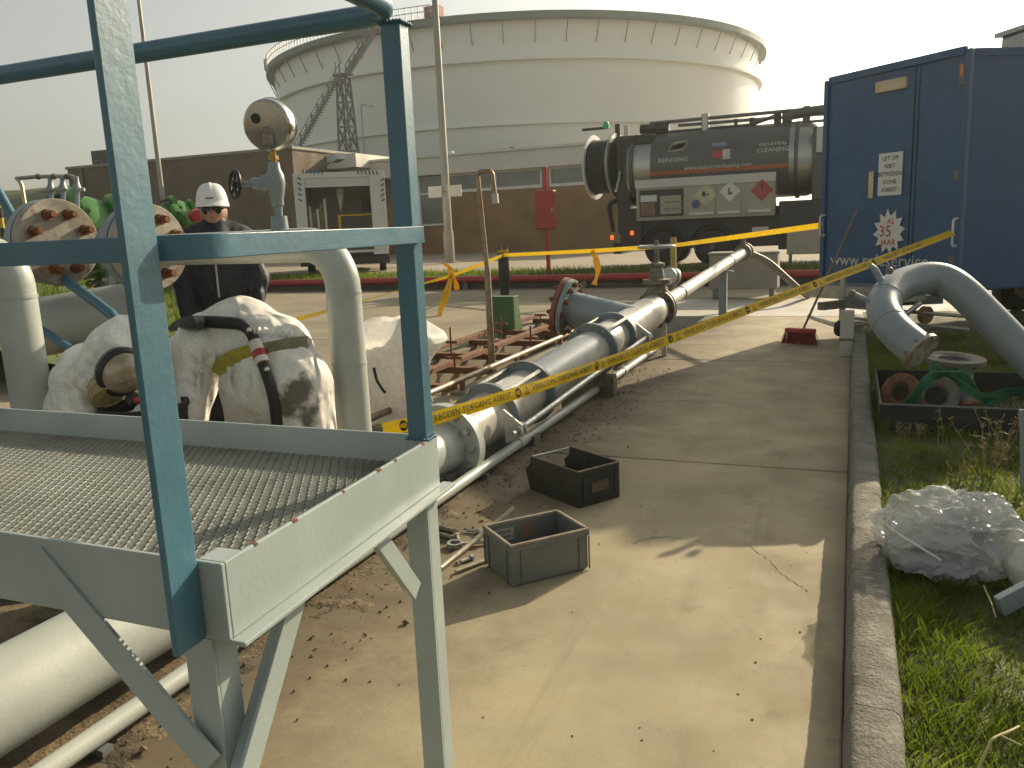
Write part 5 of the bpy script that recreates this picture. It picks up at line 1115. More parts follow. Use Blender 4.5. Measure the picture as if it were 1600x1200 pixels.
hc = .115; MB().prism([bq(-.004, .10, hc), bq(-.03, .10, hc + .012), bq(-.03, .20, hc + .012), bq(-.004, .20, hc)], (0, 0, .006)).build('handle', MATS['bin_rim'], bn); MB().prism([bq(-.004, .09, .075), bq(-.004, .21, .075), bq(-.004, .21, .135), bq(-.004, .09, .135)], -bu * .004).build('handle_plate', MATS['bin_rim'], bn)
# spanners, bars, bolts on the floor
def gz(px, py, h=.012): return at(px, py, z=h)
t = thing('ring_spanner', 'large ring spanner lying on the dirt beside the grey crate', 'spanner', gz(712, 850)); c = gz(711, 850, .015)
MB().ring(c, (0, 0, 1), .026, .040, -.01, .01, 24).build('ring_end', M_galv, t, smooth=30); MB().beam(c + (gz(765, 846, .015) - c).normalized() * .036, gz(765, 846, .015), .022, .012).build('shaft', M_galv, t, bevel=.003)
t = thing('pry_bar', 'long pale pry bar resting slantwise behind the grey crate', 'bar', gz(690, 890)); MB().tube([gz(688, 888, .012), gz(745, 842, .03), at(803, 793, z=.13)], [.012, .014, .010], 10).build('bar_body', mat('worn_steel', (.42, .38, .29), .45, .4, var=.2, vscale=20), t, smooth=40)
t = thing('flat_bar', 'pale flat steel bar on the floor left of the grey crate', 'bar', gz(735, 885)); MB().beam(gz(712, 893, .01), gz(768, 872, .01), .022, .012).build('bar_body', MATS['worn_steel'], t, bevel=.002)
for k, (a, b, lab) in enumerate((((680, 823), (710, 830), 'upper short dark pipe piece in the dirt by the platform leg'), ((682, 834), (708, 841), 'lower short dark pipe piece in the dirt by the platform leg'))):
    t = thing('pipe_piece', lab, 'pipe piece', gz(*a)); MB().tube([gz(*a, .015), gz(*b, .015)], .014, 10).build('pipe_body', M_iron, t, smooth=40)
for k, (px, py, lab) in enumerate(((745, 830, 'loose bolt in the dirt just above the ring spanner'), (735, 872, 'loose bolt lying between the two pale bars'), (714, 838, 'loose bolt lying above the ring end of the spanner'), (752, 832, 'loose bolt close against the crate corner'))):
    c = gz(px, py, .012); t = thing('loose_bolt', lab, 'bolt', c, 'loose bolts on the floor'); th = k * 1.1; d_ = V((math.cos(th), math.sin(th), 0)); MB().hexn(c, d_, .016, .014).build('bolt_head', M_galv, t); MB().tube([c, c - d_ * .06], .009, 8).build('shank', M_galv, t)

# ================================================================== RIGHT SIDE: GOOSENECK, TRAY, BAGS
def smooth_path(P, n=6):
    P = [V(p) for p in P]; out = []
    for i in range(len(P) - 1):
        p0, p1, p2, p3 = P[max(i - 1, 0)], P[i], P[i + 1], P[min(i + 2, len(P) - 1)]
        for k in range(n):
            t = k / n; out.append(0.5 * ((2 * p1) + (p2 - p0) * t + (2 * p0 - 5 * p1 + 4 * p2 - p3) * t * t + (3 * p1 - p0 - 3 * p2 + p3) * t ** 3))
    out.append(P[-1]); return out
gk = thing('gooseneck_pipe', 'grey painted gooseneck pipe arching out of the grass', 'pipe', at(1560, 600, z=.1))
gpath = smooth_path([at(px, py, d=d) for px, py, d in ((1438, 549, 5.10), (1414, 530, 5.18), (1394, 510, 5.28), (1382, 488, 5.40), (1384, 466, 5.52), (1400, 449, 5.62), (1424, 439, 5.68), (1450, 434, 5.70), (1476, 438, 5.68), (1503, 455, 5.6), (1545, 496, 5.5), (1592, 545, 5.4), (1650, 606, 5.3), (1700, 670, 5.15), (1712, 760, 5.0))], 6)
MB().tube(gpath, .110, 40).build('pipe', M_pipe_b, gk, smooth=40)
fd = (gpath[0] - gpath[2]).normalized()
MB().lathe(gpath[0] - fd * .01, fd, [(.09, 0), (.132, 0), (.132, .024), (.09, .024)], 36).build('end_flange', M_flface, gk, smooth=30)
flange_bolts(gpath[0] + fd * .014, fd, .120, 8, .010, .014, 'bolt', M_iron, gk, .3, both=.03)
for i in (13, 24): t_ = (gpath[i + 1] - gpath[i]).normalized(); MB().ring(gpath[i], t_, .107, .1135, -.008, .008, 40).build('weld_bead', M_pipe_b, gk, smooth=50)
nb = gpath[26] + V((-.03, -.02, .13)); MB().tube([gpath[26], nb + V((-.06, 0, .04)), nb + V((-.09, 0, .07))], [.024, .022, .016], 10).build('nozzle', M_pipe_b, gk, smooth=40); MB().ball(nb + V((.03, 0, .03)), .026, 10, 8).build('nozzle_cap', M_iron, gk, smooth=60)
nb = gpath[20]; MB().tube([nb, nb + V((-.15, 0, .07)), nb + V((-.19, 0, .09))], [.022, .02, .02], 10).build('nozzle', M_pipe_b, gk, smooth=40); MB().ball(nb + V((-.20, 0, .095)), .027, 10, 8).build('nozzle_cap', M_iron, gk, smooth=60)
# tray with flanged spools
ty0 = at(1368, 672, z=.1); TX0, TY0 = ty0.x + .02, ty0.y; TX1, TY1 = TX0 + 1.25, TY0 + 1.35; tz0, tz1 = .09, .275
ty = thing('steel_tray', 'low black steel tray on the grass holding pipe pieces', 'tray', (TX0 + .6, TY0 + .6, .09))
for a, b in (((TX0, TY0, tz0), (TX1, TY0 + .012, tz1)), ((TX0, TY1 - .012, tz0), (TX1, TY1, tz1)), ((TX0, TY0 + .013, tz0), (TX0 + .012, TY1 - .013, tz1)), ((TX1 - .012, TY0 + .013, tz0), (TX1, TY1 - .013, tz1))): MB().bb(a, b).build('tray_wall', M_black, ty)
MB().bb((TX0 + .013, TY0 + .013, tz0), (TX1 - .013, TY1 - .013, tz0 + .012)).build('tray_floor', M_black, ty)
MB().tube([(TX0, TY0 + .005, tz1 + .004), (TX1, TY0 + .005, tz1 + .004)], .007, 8).build('tray_rim', M_steelg, ty)
def spool(px, py, d, ax, rad, pr, ln, label, ma, fm_):
    c = at(px, py, d=d); ax = V(ax).normalized(); t = thing('flanged_spool', label, 'pipe piece', c, 'pipe pieces in the tray')
    MB().tube([c - ax * .02, c - ax * ln], pr, 28).build('pipe', ma, t, smooth=40)
    MB().lathe(c - ax * .035, ax, [(pr * .72, 0), (rad, 0), (rad, .035), (pr * .9, .035), (pr * .85, .028), (pr * .72, .02)], 40, True).build('flange', fm_, t, smooth=30)
    MB().lathe(c - ax * ln, -ax, [(pr * .7, 0), (rad * .98, 0), (rad * .98, .03), (pr * .7, .03)], 36).build('flange', M_rust, t, smooth=30)
    MB().lathe(c - ax * .02, ax, [(.01, 0), (pr * .74, 0)], 28).build('bore', M_black, t)
    flange_bolts(c - ax * .036, -ax, rad * .83, 8, .016, .02, 'bolt', M_bolt, t)
    return t, c
spool(1490, 558, 6.05, (.06, -.05, 1), .215, .145, .30, 'upright flanged pipe spool wrapped with a green sling in the tray', M_pipe_b, mat('dull_flange', (.20, .185, .15), .5, .3, var=.25, vscale=14, bump=.2, layers=((RUST, 12, .5, .7, .6),)))
spool(1405, 612, 5.85, (-.55, -.75, .35), .14, .09, .30, 'rusty flanged spool lying at the left end of the tray', M_rust, M_rust)
spool(1462, 618, 5.75, (-.2, -.9, .45), .15, .10, .28, 'dark flanged spool lying in the middle of the tray', M_iron, MATS['dull_flange'])
# green lifting sling
M_sling = mat('green_webbing', (.02, .17, .07), .7, var=.15, vscale=30, bump=.3, bscale=200)
gs = thing('green_sling', 'green webbing sling draped over the pipe pieces in the tray', 'sling', at(1480, 620, d=5.8))
def ribbon(P, wd, up, nm, ma, par, tw=0.0, n=6):
    P = smooth_path(P, n); mb = MB(); L = []
    for i, p in enumerate(P):
        t_ = (P[min(i + 1, len(P) - 1)] - P[max(i - 1, 0)]).normalized(); u_ = V(up) - t_ * V(up).dot(t_); u_.normalize()
        if tw: u_ = Matrix.Rotation(tw * math.sin(i * .55), 3, t_) @ u_
        nr = t_.cross(u_); L += [p - u_ * wd / 2 + nr * .003, p + u_ * wd / 2 + nr * .003, p + u_ * wd / 2 - nr * .003, p - u_ * wd / 2 - nr * .003]
    n_ = len(P); mb.add(L, [(4 * i + k, 4 * i + 4 + k, 4 * i + 4 + (k + 1) % 4, 4 * i + (k + 1) % 4) for i in range(n_ - 1) for k in range(4)]); return mb.build(nm, ma, par, smooth=40)
ribbon([at(*p, d=d) for p, d in (((1420, 632), 5.72), ((1440, 605), 5.65), ((1460, 588), 5.7), ((1500, 590), 5.8), ((1525, 612), 5.7), ((1545, 625), 5.6), ((1580, 612), 5.55), ((1620, 612), 5.5))], .085, (.1, -.3, 1), 'strap', M_sling, gs, .5)
ribbon([at(*p, d=d) for p, d in (((1455, 572), 5.95), ((1475, 582), 5.82), ((1500, 585), 5.80), ((1522, 577), 5.95))], .07, (0, 0, 1), 'strap', M_sling, gs)
ribbon([at(*p, d=d) for p, d in (((1465, 575), 5.85), ((1500, 600), 5.7), ((1535, 622), 5.6), ((1560, 622), 5.58))], .05, (0, -.2, 1), 'strap', M_sling, gs, .4)
# clear plastic bag on the grass
M_bag = mat('clear_plastic', (.62, .63, .63), .10, var=.10, vscale=8, bump=.08, bscale=30, alpha=.40, spec=1.0, fine=0)
c = at(1486, 842, z=.24)
pb_ = thing('plastic_bag', 'shiny crumpled clear plastic bag lying on the grass by the kerb', 'bag', (c.x, c.y, .1))
crumple(c + V((0, .05, -.01)), (.25, .19, .165), 3, 6, .22, .80, -.13).build('bag_body', M_bag, pb_, smooth=28)
crumple(c + V((.01, .05, -.02)), (.215, .165, .14), 17, 5, .2, .8, -.12, 1.2).build('inner_film', M_bag, pb_, smooth=28)
crumple(c + V((.10, .04, .10)), (.11, .08, .09), 8, 5, .3, .5).build('bag_neck', M_bag, pb_, smooth=28)
MB().tube(smooth_path([c + V(v_) for v_ in ((-.05, -.19, -.02), (-.14, -.15, .02), (-.20, -.10, .04), (-.24, -.06, .06), (-.22, -.03, .09))]), .005, 6).build('tie_string', M_white, pb_, smooth=40)
crumple(c + V((.02, .07, -.03)), (.17, .12, .10), 12, 5, .2, .4).build('contents', mat('bag_contents', (.30, .31, .31), .35, var=.4, vscale=14, bump=.6, bscale=25), pb_, smooth=28)
c = at(1612, 885, z=.2); ws = thing('white_sheet', 'edge of a crumpled white plastic sheet at the right border', 'sheet', c); crumple(c, (.085, .08, .095), 5, 4, .2, .22).build('sheet_body', mat('white_plastic', (.72, .72, .68), .4, var=.06, bump=.4, bscale=20, transl=.2), ws, smooth=35)
a, b = at(1560, 948, z=.14), at(1640, 905, z=.22); gt = thing('grey_bar', 'dark blue grey steel bar end lying in the grass at the right', 'bar', a); MB().beam(a, b, .03, .075).build('bar_body', M_pipe_b, gt, bevel=.003)
a = at(1598, 775, z=.1); tp_ = thing('blue_stake', 'slim pale blue stake standing at the right edge', 'stake', a); MB().tube([a, at(1596, 640, y=a.y)], .010, 8).build('stake_body', M_pipe_b, tp_, smooth=40)
# white stub post at the end of the kerb
a = at(1322, 556, z=0.0); sp_ = thing('stub_post', 'short pale concrete stub post at the far kerb end', 'post', a); MB().bb((a.x - .07, a.y - .05, 0), (a.x + .07, a.y + .05, .50)).build('post_body', M_apron, sp_, bevel=.01); MB().bb((a.x - .075, a.y - .055, .17), (a.x + .075, a.y + .055, .2)).build('post_band', M_kerb, sp_)
# dry weeds
M_dry = mat('dry_stem', (.30, .23, .11), .8, var=.25, vscale=20, bump=0)
def weed(px, py, h, n, label, seed, spread=.35):
    rg = random.Random(seed); b0 = at(px, py, z=.10); b0.z = turf_z(b0.x, b0.y) - .01; t = thing('dry_weed', label, 'weed', b0, 'dry weeds in the grass')
    for k in range(n):
        a = rg.uniform(0, 6.28); P = [b0 + V((rg.gauss(0, .02), rg.gauss(0, .02), 0))]; d_ = V((math.cos(a) * spread * rg.random(), math.sin(a) * spread * rg.random(), 1)).normalized(); hh = h * rg.uniform(.5, 1)
        for i in range(4): P.append(P[-1] + d_ * hh / 4); d_ = (d_ + V((rg.gauss(0, .14), rg.gauss(0, .14), -.06))).normalized()
        mb = MB(); mb.tube(P, [.0028, .0025, .0022, .0018, .0012], 5)
        for i in range(2, 5):
            for j in range(5): q = P[i] + V((rg.gauss(0, .012), rg.gauss(0, .012), rg.gauss(0, .01))); mb.tube([P[i], q + V((0, 0, .012))], [.0016, .0028], 4)
        mb.build('stem', M_dry, t)
weed(1545, 745, .40, 9, 'dense tuft of dry weeds right of the tray corner', 1, .7); weed(1470, 700, .30, 2, 'two dry stalks standing below the tray middle', 2, .2); weed(1440, 690, .18, 4, 'small dry weed in front of the left tray side', 3, .6)
weed(1500, 760, .22, 4, 'dry grass stems just behind the plastic bag', 4, .8); weed(1572, 720, .35, 6, 'dry bent weeds near the right edge above the bag', 5, .8); weed(1410, 690, .12, 3, 'short dry weed beside the kerb by the tray', 6, .6); weed(1590, 690, .35, 5, 'tall dry weeds by the slim blue stake', 7, .5)
P = smooth_path([at(px, py, z=z) for px, py, z in ((1525, 1210, .13), (1545, 1165, .17), (1555, 1152, .18), (1578, 1142, .17), (1592, 1135, .15))]); tw_ = thing('dry_twig', 'pale forked twig lying on the grass at the lower right', 'twig', P[0]); mb = MB(); mb.tube(P, .0035, 6); mb.tube([P[14], P[14] + V((.05, .0, -.02))], .0025, 5); mb.build('twig_body', mat('pale_stem', (.48, .40, .22), .8, bump=0), tw_)
P = [at(1537, 915, z=.16), at(1550, 945, z=.15), at(1556, 965, z=.12)]; tw_ = thing('dry_twig', 'thin pale straw below the plastic bag', 'twig', P[0]); MB().tube(P, .003, 6).build('twig_body', MATS['pale_stem'], tw_)

# ================================================================== BARRIER TAPES
def tape_strip(P, wd, name, label, twist=None, crease=0.0, text=False, loc=None, seg=60, sag=0.0):
    P = [V(p) for p in P]; L = [0.0]
    for i in range(1, len(P)): L.append(L[-1] + (P[i] - P[i - 1]).length)
    tot = L[-1]; t = thing(name, label, 'barrier tape', loc if loc is not None else P[0])
    def pos(s):
        s = max(0, min(tot, s)); i = max(k for k in range(len(P) - 1) if L[k] <= s + 1e-9); f = (s - L[i]) / max(1e-6, L[i + 1] - L[i])
        ln = L[i + 1] - L[i]; return P[i].lerp(P[i + 1], f) - V((0, 0, sag * ln * 4 * f * (1 - f)))
    def frame(s):
        p = pos(s); tg = (pos(s + .05) - pos(s - .05)).normalized(); u_ = V((0, 0, 1)) - tg * tg.z; u_.normalize(); nr = tg.cross(u_)   # nr towards camera side
        if nr.dot(EYE - p) < 0: nr = -nr
        a = twist(s / tot) if twist else 0.0; u2 = u_ * math.cos(a) + nr * math.sin(a); n2 = nr * math.cos(a) - u_ * math.sin(a); return p, tg, u2, n2
    def pt(s, v_, off=0.0):   # v_ in -0.5..0.5
        p, tg, u2, n2 = frame(s); c_ = crease * (0.5 - abs(v_ - .05)) if crease else 0.0
        return p + u2 * v_ * wd + n2 * (c_ * wd + off + .004 * noise.noise(V((s * 3, v_ * 2, 0))))
    N = int(seg); mb = MB(); mb.grid(lambda u, v_: pt(u * tot, v_ - .5), N, 6); mb.build('tape_film', M_tape, t, smooth=60)
    if text:
        vs, fs = text_mesh('VERBODEN TOEGANG ASBEST', .055, 'LEFT'); wtx = max(v[0] for v in vs); per = wtx + .22; s = .08; k = 0
        p, tg, u2, n2 = frame(tot / 2); rev = tg.dot(CAM_X) < 0
        while s + per < tot:
            def mp(x, y, off=.0018): return pt(s + x if not rev else s + per - x, y / wd, off)
            MB().add([mp(.2 + v[0], v[1] - .002) for v in vs], fs).build('tape_lettering', M_ink, t)
            mb = MB(); n_ = 18; ring_ = [mp(.05 + .027 * math.cos(6.283 * i / n_), .032 * math.sin(6.283 * i / n_)) for i in range(n_)]; mb.add(ring_, [tuple(range(n_))]); mb.build('asbestos_mark', M_ink, t)
            va, fa = text_mesh('a', .05, 'CENTER'); MB().add([mp(.05 + v[0], v[1] + .004, .0030) for v in va], fa).build('mark_letter', M_tape, t)
            tri = [mp(.115, -.024), mp(.165, -.024), mp(.14, .024), mp(.123, -.018), mp(.157, -.018), mp(.14, .012)]; MB().add(tri, [(0, 1, 4, 3), (1, 2, 5, 4), (2, 0, 3, 5)]).build('warning_triangle', M_ink, t)
            s += per; k += 1
    return t, pos, tot
p0 = at(598, 672, d=4.7); p1 = at(668, 657, d=4.85); p2 = g1 + TN * .09
tape_strip([p0, p1, at(840, 604, d=5.6), at(985, 553, d=6.6), p2], .082, 'barrier_tape', 'yellow asbestos barrier tape stretched across the slab in front', twist=lambda f: -.15 - .75 * max(0, (f - .35) / .65), crease=.12, text=True, seg=160)
q0, q1, q2, q3 = at(440, 506, d=9.0), at(708, 430, d=15.5), bo + V((-.1, -.05, 1.0)), g2 + TN * .09
q2 = at(786, 399, y=bo.y - .13)
tape_strip([q0, q1, q2], .075, 'barrier_tape', 'yellow barrier tape running left from the black bollard', twist=lambda f: .5 + .6 * math.sin(f * 5), seg=70)
tape_strip([q2, at(925, 392, d=16.2), at(1050, 384, d=15), q3], .078, 'barrier_tape', 'yellow barrier tape from the black bollard to the blue trailer', twist=lambda f: .35 * math.sin(f * 9), seg=90)
# hanging ends
def tail(P, wd, nm, label, tw=.5):
    t = thing(nm, label, 'tape end', P[0]); ribbon(P, wd, (1, -.3, 0), 'tape_film', M_tape, t, tw); return t
tail([at(925, 392, d=16.15), at(931, 405, d=16.1), at(934, 425, d=16.1), at(928, 445, d=16.1)], .13, 'tape_end', 'loose yellow tape end hanging right of the red cabinet')
tail([at(706, 428, d=15.3), at(700, 450, d=15.2), at(690, 480, d=15.0), at(683, 505, d=14.9)], .15, 'tape_end', 'long loose yellow tape end hanging by the white sack', .25)
tail([at(709, 430, d=15.3), at(712, 442, d=15.3), at(714, 453, d=15.3)], .1, 'tape_end', 'short yellow tape end hanging from the knot')
tail([at(695, 411, d=15.4), at(702, 420, d=15.35), at(708, 430, d=15.3)], .13, 'tape_end', 'yellow tape bow standing above the knot', .7)
c = at(1052, 385, d=14.8); st = thing('yellow_stake', 'yellow wooden stake beside the gate valve handwheel', 'stake', (c.x, c.y, 0)); MB().bb((c.x - .05, c.y - .03, 0), (c.x + .05, c.y + .03, c.z + .16)).build('stake_body', mat('stake_yellow', (.42, .30, .08), .6, var=.2, vscale=8), st, bevel=.004)
c = at(1048, 432, d=14); dv = thing('spare_valve', 'grey round valve body behind the gate valve', 'valve', (c.x, c.y, 0)); MB().lathe(c, V((-.3, -.9, .1)), [(.03, -.1), (.15, -.1), (.15, -.05), (.1, -.04), (.12, .04), (.15, .05), (.15, .09), (.02, .1)], 24).build('valve_body', M_galv, dv, smooth=30); MB().tube([(c.x, c.y, 0), c], .05, 10).build('stem', M_iron, dv)

# ================================================================== WHITE SACK
sk = at(648, 652, z=-.0); sk = V((-3.42, 5.75, 0))
sack = thing('white_sack', 'white woven waste sack standing open behind the blue post', 'sack', sk)
M_sack = mat('woven_white', (.82, .81, .77), .5, var=.04, vscale=5, bump=.5, bscale=14, transl=.45, layers=(((.35, .28, .2), 5, .62, .8, .4),))
def sackp(u, v_):
    th = 2 * math.pi * u; prof = ((.0, .23), (.12, .26), (.35, .235), (.55, .24), (.72, .30), (.85, .31), (1.0, .20)); 
    for i in range(len(prof) - 1):
        if v_ <= prof[i + 1][0] + 1e-9: f = (v_ - prof[i][0]) / (prof[i + 1][0] - prof[i][0]); r = prof[i][1] * (1 - f) + prof[i + 1][1] * f; break
    q = V((math.cos(th), math.sin(th), v_ * 2)); r *= 1 + .38 * max(0, 1 - abs(v_ - .78) / .25) * abs(math.cos(th)) ** 5 + .16 * noise.noise(q * 1.4) + .08 * (0.5 - abs(noise.noise(q * 3.6))); c_ = math.cos(th); s_ = math.sin(th); pw = .72
    return sk + V((math.copysign(abs(c_) ** pw, c_) * r, math.copysign(abs(s_) ** pw, s_) * r * .85, v_ * .86 + .04 * noise.noise(q * 2)))
MB().grid(sackp, 60, 36).build('sack_body', M_sack, sack, smooth=50)
MB().prism([sk + V((.18, -.2, .12)), sk + V((.27, -.12, .12)), sk + V((.28, -.1, .36)), sk + V((.2, -.2, .36))], (.01, -.01, 0)).build('red_print', M_red, sack)
MB().tube(smooth_path([sk + V(v_) for v_ in ((.25, -.12, .62), (.30, -.16, .5), (.33, -.14, .36), (.36, -.1, .2))]), .012, 6).build('lifting_strap', M_white, sack)
MB().tube(smooth_path([sk + V(v_) for v_ in ((-.05, -.27, .50), (-.03, -.27, .40), (.02, -.28, .33), (.04, -.27, .30))]), .012, 6).build('lifting_strap', M_black, sack)
# ================================================================== PEOPLE
def grime(name, base, c0, rad, amt=.85):
    """coverall cloth with one soiled patch worn into it round a point"""
    ma = mat(name, base, .75, var=.05, vscale=6, bump=.25, bscale=45, layers=(((.45, .36, .22), 4, .55, .80, .40), ((.16, .12, .07), 9, .60, .72, .45), ((.06, .05, .03), 22, .66, .70, .8)), transl=.0)
    n, l = ma.node_tree.nodes, ma.node_tree.links; b = n['Principled BSDF']; src = b.inputs['Base Color'].links[0].from_socket
    g = n.new('ShaderNodeNewGeometry'); d = n.new('ShaderNodeVectorMath'); d.operation = 'DISTANCE'; d.inputs[1].default_value = c0; l.new(g.outputs['Position'], d.inputs[0])
    t = n.new('ShaderNodeTexNoise'); t.inputs['Scale'].default_value = 11; t.inputs['Detail'].default_value = 8; l.new(g.outputs['Position'], t.inputs['Vector'])
    a = n.new('ShaderNodeMath'); a.operation = 'MULTIPLY_ADD'; a.inputs[1].default_value = 1 / rad; a.inputs[2].default_value = -.62; l.new(d.outputs['Value'], a.inputs[0])
    s = n.new('ShaderNodeMath'); s.operation = 'SUBTRACT'; t2 = n.new('ShaderNodeMath'); t2.operation = 'MULTIPLY'; t2.inputs[1].default_value = 2.4; l.new(t.outputs['Fac'], t2.inputs[0]); l.new(t2.outputs[0], s.inputs[0]); l.new(a.outputs[0], s.inputs[1])
    mr = n.new('ShaderNodeMapRange'); mr.interpolation_type = 'SMOOTHSTEP'; mr.inputs['From Min'].default_value = .95; mr.inputs['From Max'].default_value = 1.5; mr.inputs['To Max'].default_value = amt; l.new(s.outputs[0], mr.inputs['Value'])
    mx = n.new('ShaderNodeMix'); mx.data_type = 'RGBA'; mx.inputs['B'].default_value = (.045, .034, .02, 1); l.new(mr.outputs['Result'], mx.inputs['Factor']); l.new(src, mx.inputs['A']); l.new(mx.outputs['Result'], b.inputs['Base Color'])
    return ma
def folds(ma, scale=(9, 9, 3.4), dist=.06, strength=.85):
    # cloth folds: ridged noise stretched along the drape, on top of the weave bump
    n, l = ma.node_tree.nodes, ma.node_tree.links; b = n['Principled BSDF']; g = n.new('ShaderNodeNewGeometry')
    mp_ = n.new('ShaderNodeMapping'); mp_.inputs['Scale'].default_value = scale; mp_.inputs['Rotation'].default_value = (.25, .35, .2); l.new(g.outputs['Position'], mp_.inputs['Vector'])
    t = n.new('ShaderNodeTexNoise'); t.noise_type = 'RIDGED_MULTIFRACTAL'; t.inputs['Scale'].default_value = 1.0; t.inputs['Detail'].default_value = 2.5; t.inputs['Distortion'].default_value = .55; l.new(mp_.outputs[0], t.inputs['Vector'])
    bp = n.new('ShaderNodeBump'); bp.inputs['Strength'].default_value = strength; bp.inputs['Distance'].default_value = dist; l.new(t.outputs['Fac'], bp.inputs['Height'])
    old = b.inputs['Normal'].links[0].from_socket if b.inputs['Normal'].links else None
    if old: l.new(old, bp.inputs['Normal'])
    l.new(bp.outputs[0], b.inputs['Normal']); return ma
def strap(P, wd, nm, ma, par, up): ribbon(P, wd, up, nm, ma, par)
def fingers(hand, d, side, r=.009, ln=.07, curl=.5):
    """five separate tapered fingers leaving a palm"""
    d = V(d).normalized(); side = V(side); side = (side - d * side.dot(d)).normalized(); dn = d.cross(side); out = []
    for k in range(4):
        b = V(hand) + side * (k - 1.5) * .021 + d * .03; L = ln * (.85, 1.0, .95, .75)[k]; m1 = b + d * L * .5 + dn * curl * .012; e = m1 + d * L * .42 + dn * curl * .03; out += [(b, m1, r, r * .92), (m1, e, r * .92, r * .75)]
    b = V(hand) - side * .03; m1 = b - side * .022 + d * .03; out += [(b, m1, r * 1.15, r), (m1, m1 + d * .03, r, r * .8)]; return out
# --- measuring onto a body: first surface met by the line of sight through a pixel
def on_body(prims, k, px, py, off=0.0):
    r = (CAM_X * (px - 800) + CAM_D * (py - 600) + CAM_F * 1280).normalized(); t = 1.2
    for _ in range(160):
        p = EYE + r * t; acc = 0.0
        for a, b, ra, rb in prims:
            a, b = V(a), V(b); ab = b - a; h = max(0, min(1, (p - a).dot(ab) / max(ab.length_squared, 1e-9))); d = (p - a - ab * h).length - (ra + (rb - ra) * h); acc += math.exp(-max(-.6, min(.6, d)) / (k * .35))
        f = -math.log(acc + 1e-30) * k * .35
        if f < off: break
        t += max(.002, min(.25, (f - off) * .8))
        if t > 8: break
    return EYE + r * t
def onto(prims, k, pts, off): return [on_body(prims, k, px, py, off) for px, py in pts]
# --- bent worker: bowed away to the left, back rounded, near arm hanging
DW = 4.05; KW = DW / 3.7
def w1(px, py, dd=0.0): return at(px, py, d=DW + dd)
hR, hL = w1(462, 600, -.05), w1(402, 606, .02); wst = w1(425, 553, .06); bk1 = w1(378, 527, .10); ShN, ShF = w1(302, 548, -.08), w1(345, 520, .35); hdc = w1(258, 585, .22)
def leg(h, kx, ky, fx, fy): return [(h, (h.x + kx, h.y + ky, .46), .175, .135), ((h.x + kx, h.y + ky, .46), (h.x + fx, h.y + fy, .09), .10, .07), ((h.x + fx, h.y + fy, .06), (h.x + fx - .16, h.y + fy + .10, .03), .058, .045)]
elN, haN = w1(290, 648, -.16), w1(262, 712, -.1); elF, haF = w1(300, 655, .30), w1(275, 715, .2)
PR1 = leg(hR, .07, -.02, .10, .05) + leg(hL, -.04, .0, -.06, .08) + [(hR, hL, .165, .17), ((hR + hL) / 2, wst, .21, .205), (hR, wst, .16, .18), (wst, bk1, .195, .20), (bk1, (ShN + ShF) / 2, .195, .15), (ShN, ShF, .11, .11),
    (ShN, elN, .098, .080), (elN, haN, .078, .05), (ShF, elF, .095, .072), (elF, haF, .07, .05), ((ShN + ShF) / 2, hdc, .10, .105), (hdc, hdc + V((-.05, .02, -.07)), .115, .10)]
PR1 += fingers(haN, haN - elN, (1, 0, 0), .011) + fingers(haF, haF - elF, (1, 0, 0), .011)
wk = thing('person', 'worker in a soiled white coverall bent over with a black air hose', 'person', ((hR.x + hL.x) / 2, (hR.y + hL.y) / 2, 0))
M_suit1 = grime('coverall_soiled', (.82, .79, .72), on_body(PR1, .05, 476, 625), .16); folds(M_suit1)
CR1 = [(*onto(PR1, .05, ((342, 580), (485, 536)), 0.0), .075, .010, 62.0), (*onto(PR1, .05, ((300, 600), (330, 560)), 0.0), .05, .010, 20.0), (*onto(PR1, .05, ((330, 600), (345, 575)), 0.0), .03, .008, 9.0)]
sdf_body(PR1, .035, .0105, .008, 9.0, CR1).build('body', M_suit1, wk, smooth=75)
M_strap = mat('black_webbing', (.022, .021, .020), .6, var=.2, vscale=20, bump=.3, bscale=120)
M_olive = mat('olive_belt', (.20, .19, .12), .6, var=.15, vscale=20)
hs_ = onto(PR1, .05, ((268, 513), (288, 505), (318, 503), (350, 504), (376, 507), (392, 520), (402, 545), (413, 575), (423, 605), (430, 640), (434, 690)), .012)
MB().tube(smooth_path(hs_, 5), [.030 if i < 22 else .026 for i in range(51)], 12).build('breathing_hose', M_strap, wk, smooth=50)
cn = onto(PR1, .05, ((399, 535), (411, 568)), .016); MB().tube(cn, .033, 14).build('hose_connector', mat('connector_white', (.7, .62, .56), .4), wk, smooth=40)
cn2 = [cn[0].lerp(cn[1], .45), cn[0].lerp(cn[1], .75)]; MB().tube(cn2, .034, 14).build('connector_band', M_red, wk, smooth=40)
for px, py in ((389, 516), (417, 577)): q = on_body(PR1, .05, px, py, .045); MB().ball(q, .014, 8, 6).build('buckle_stud', M_chrome, wk)
strap(onto(PR1, .05, ((340, 585), (348, 572), (362, 562), (380, 555), (398, 551)), .006), .082, 'belt_label', mat('belt_yellow', (.38, .33, .05), .5, var=.2, vscale=30), wk, (0, -.15, 1))
strap(onto(PR1, .05, ((406, 549), (425, 545), (445, 541), (465, 538), (480, 537)), .006), .072, 'belt', M_olive, wk, (0, -.1, 1))
gat = onto(PR1, .05, ((404, 520), (420, 521), (437, 523), (454, 526), (470, 530), (481, 535)), -.012); n_ = len(smooth_path(gat, 6))
MB().tube(smooth_path(gat, 6), [.024 + .007 * math.sin(i * 1.9) for i in range(n_)], 12).build('waist_gather', M_suit1, wk, smooth=60)
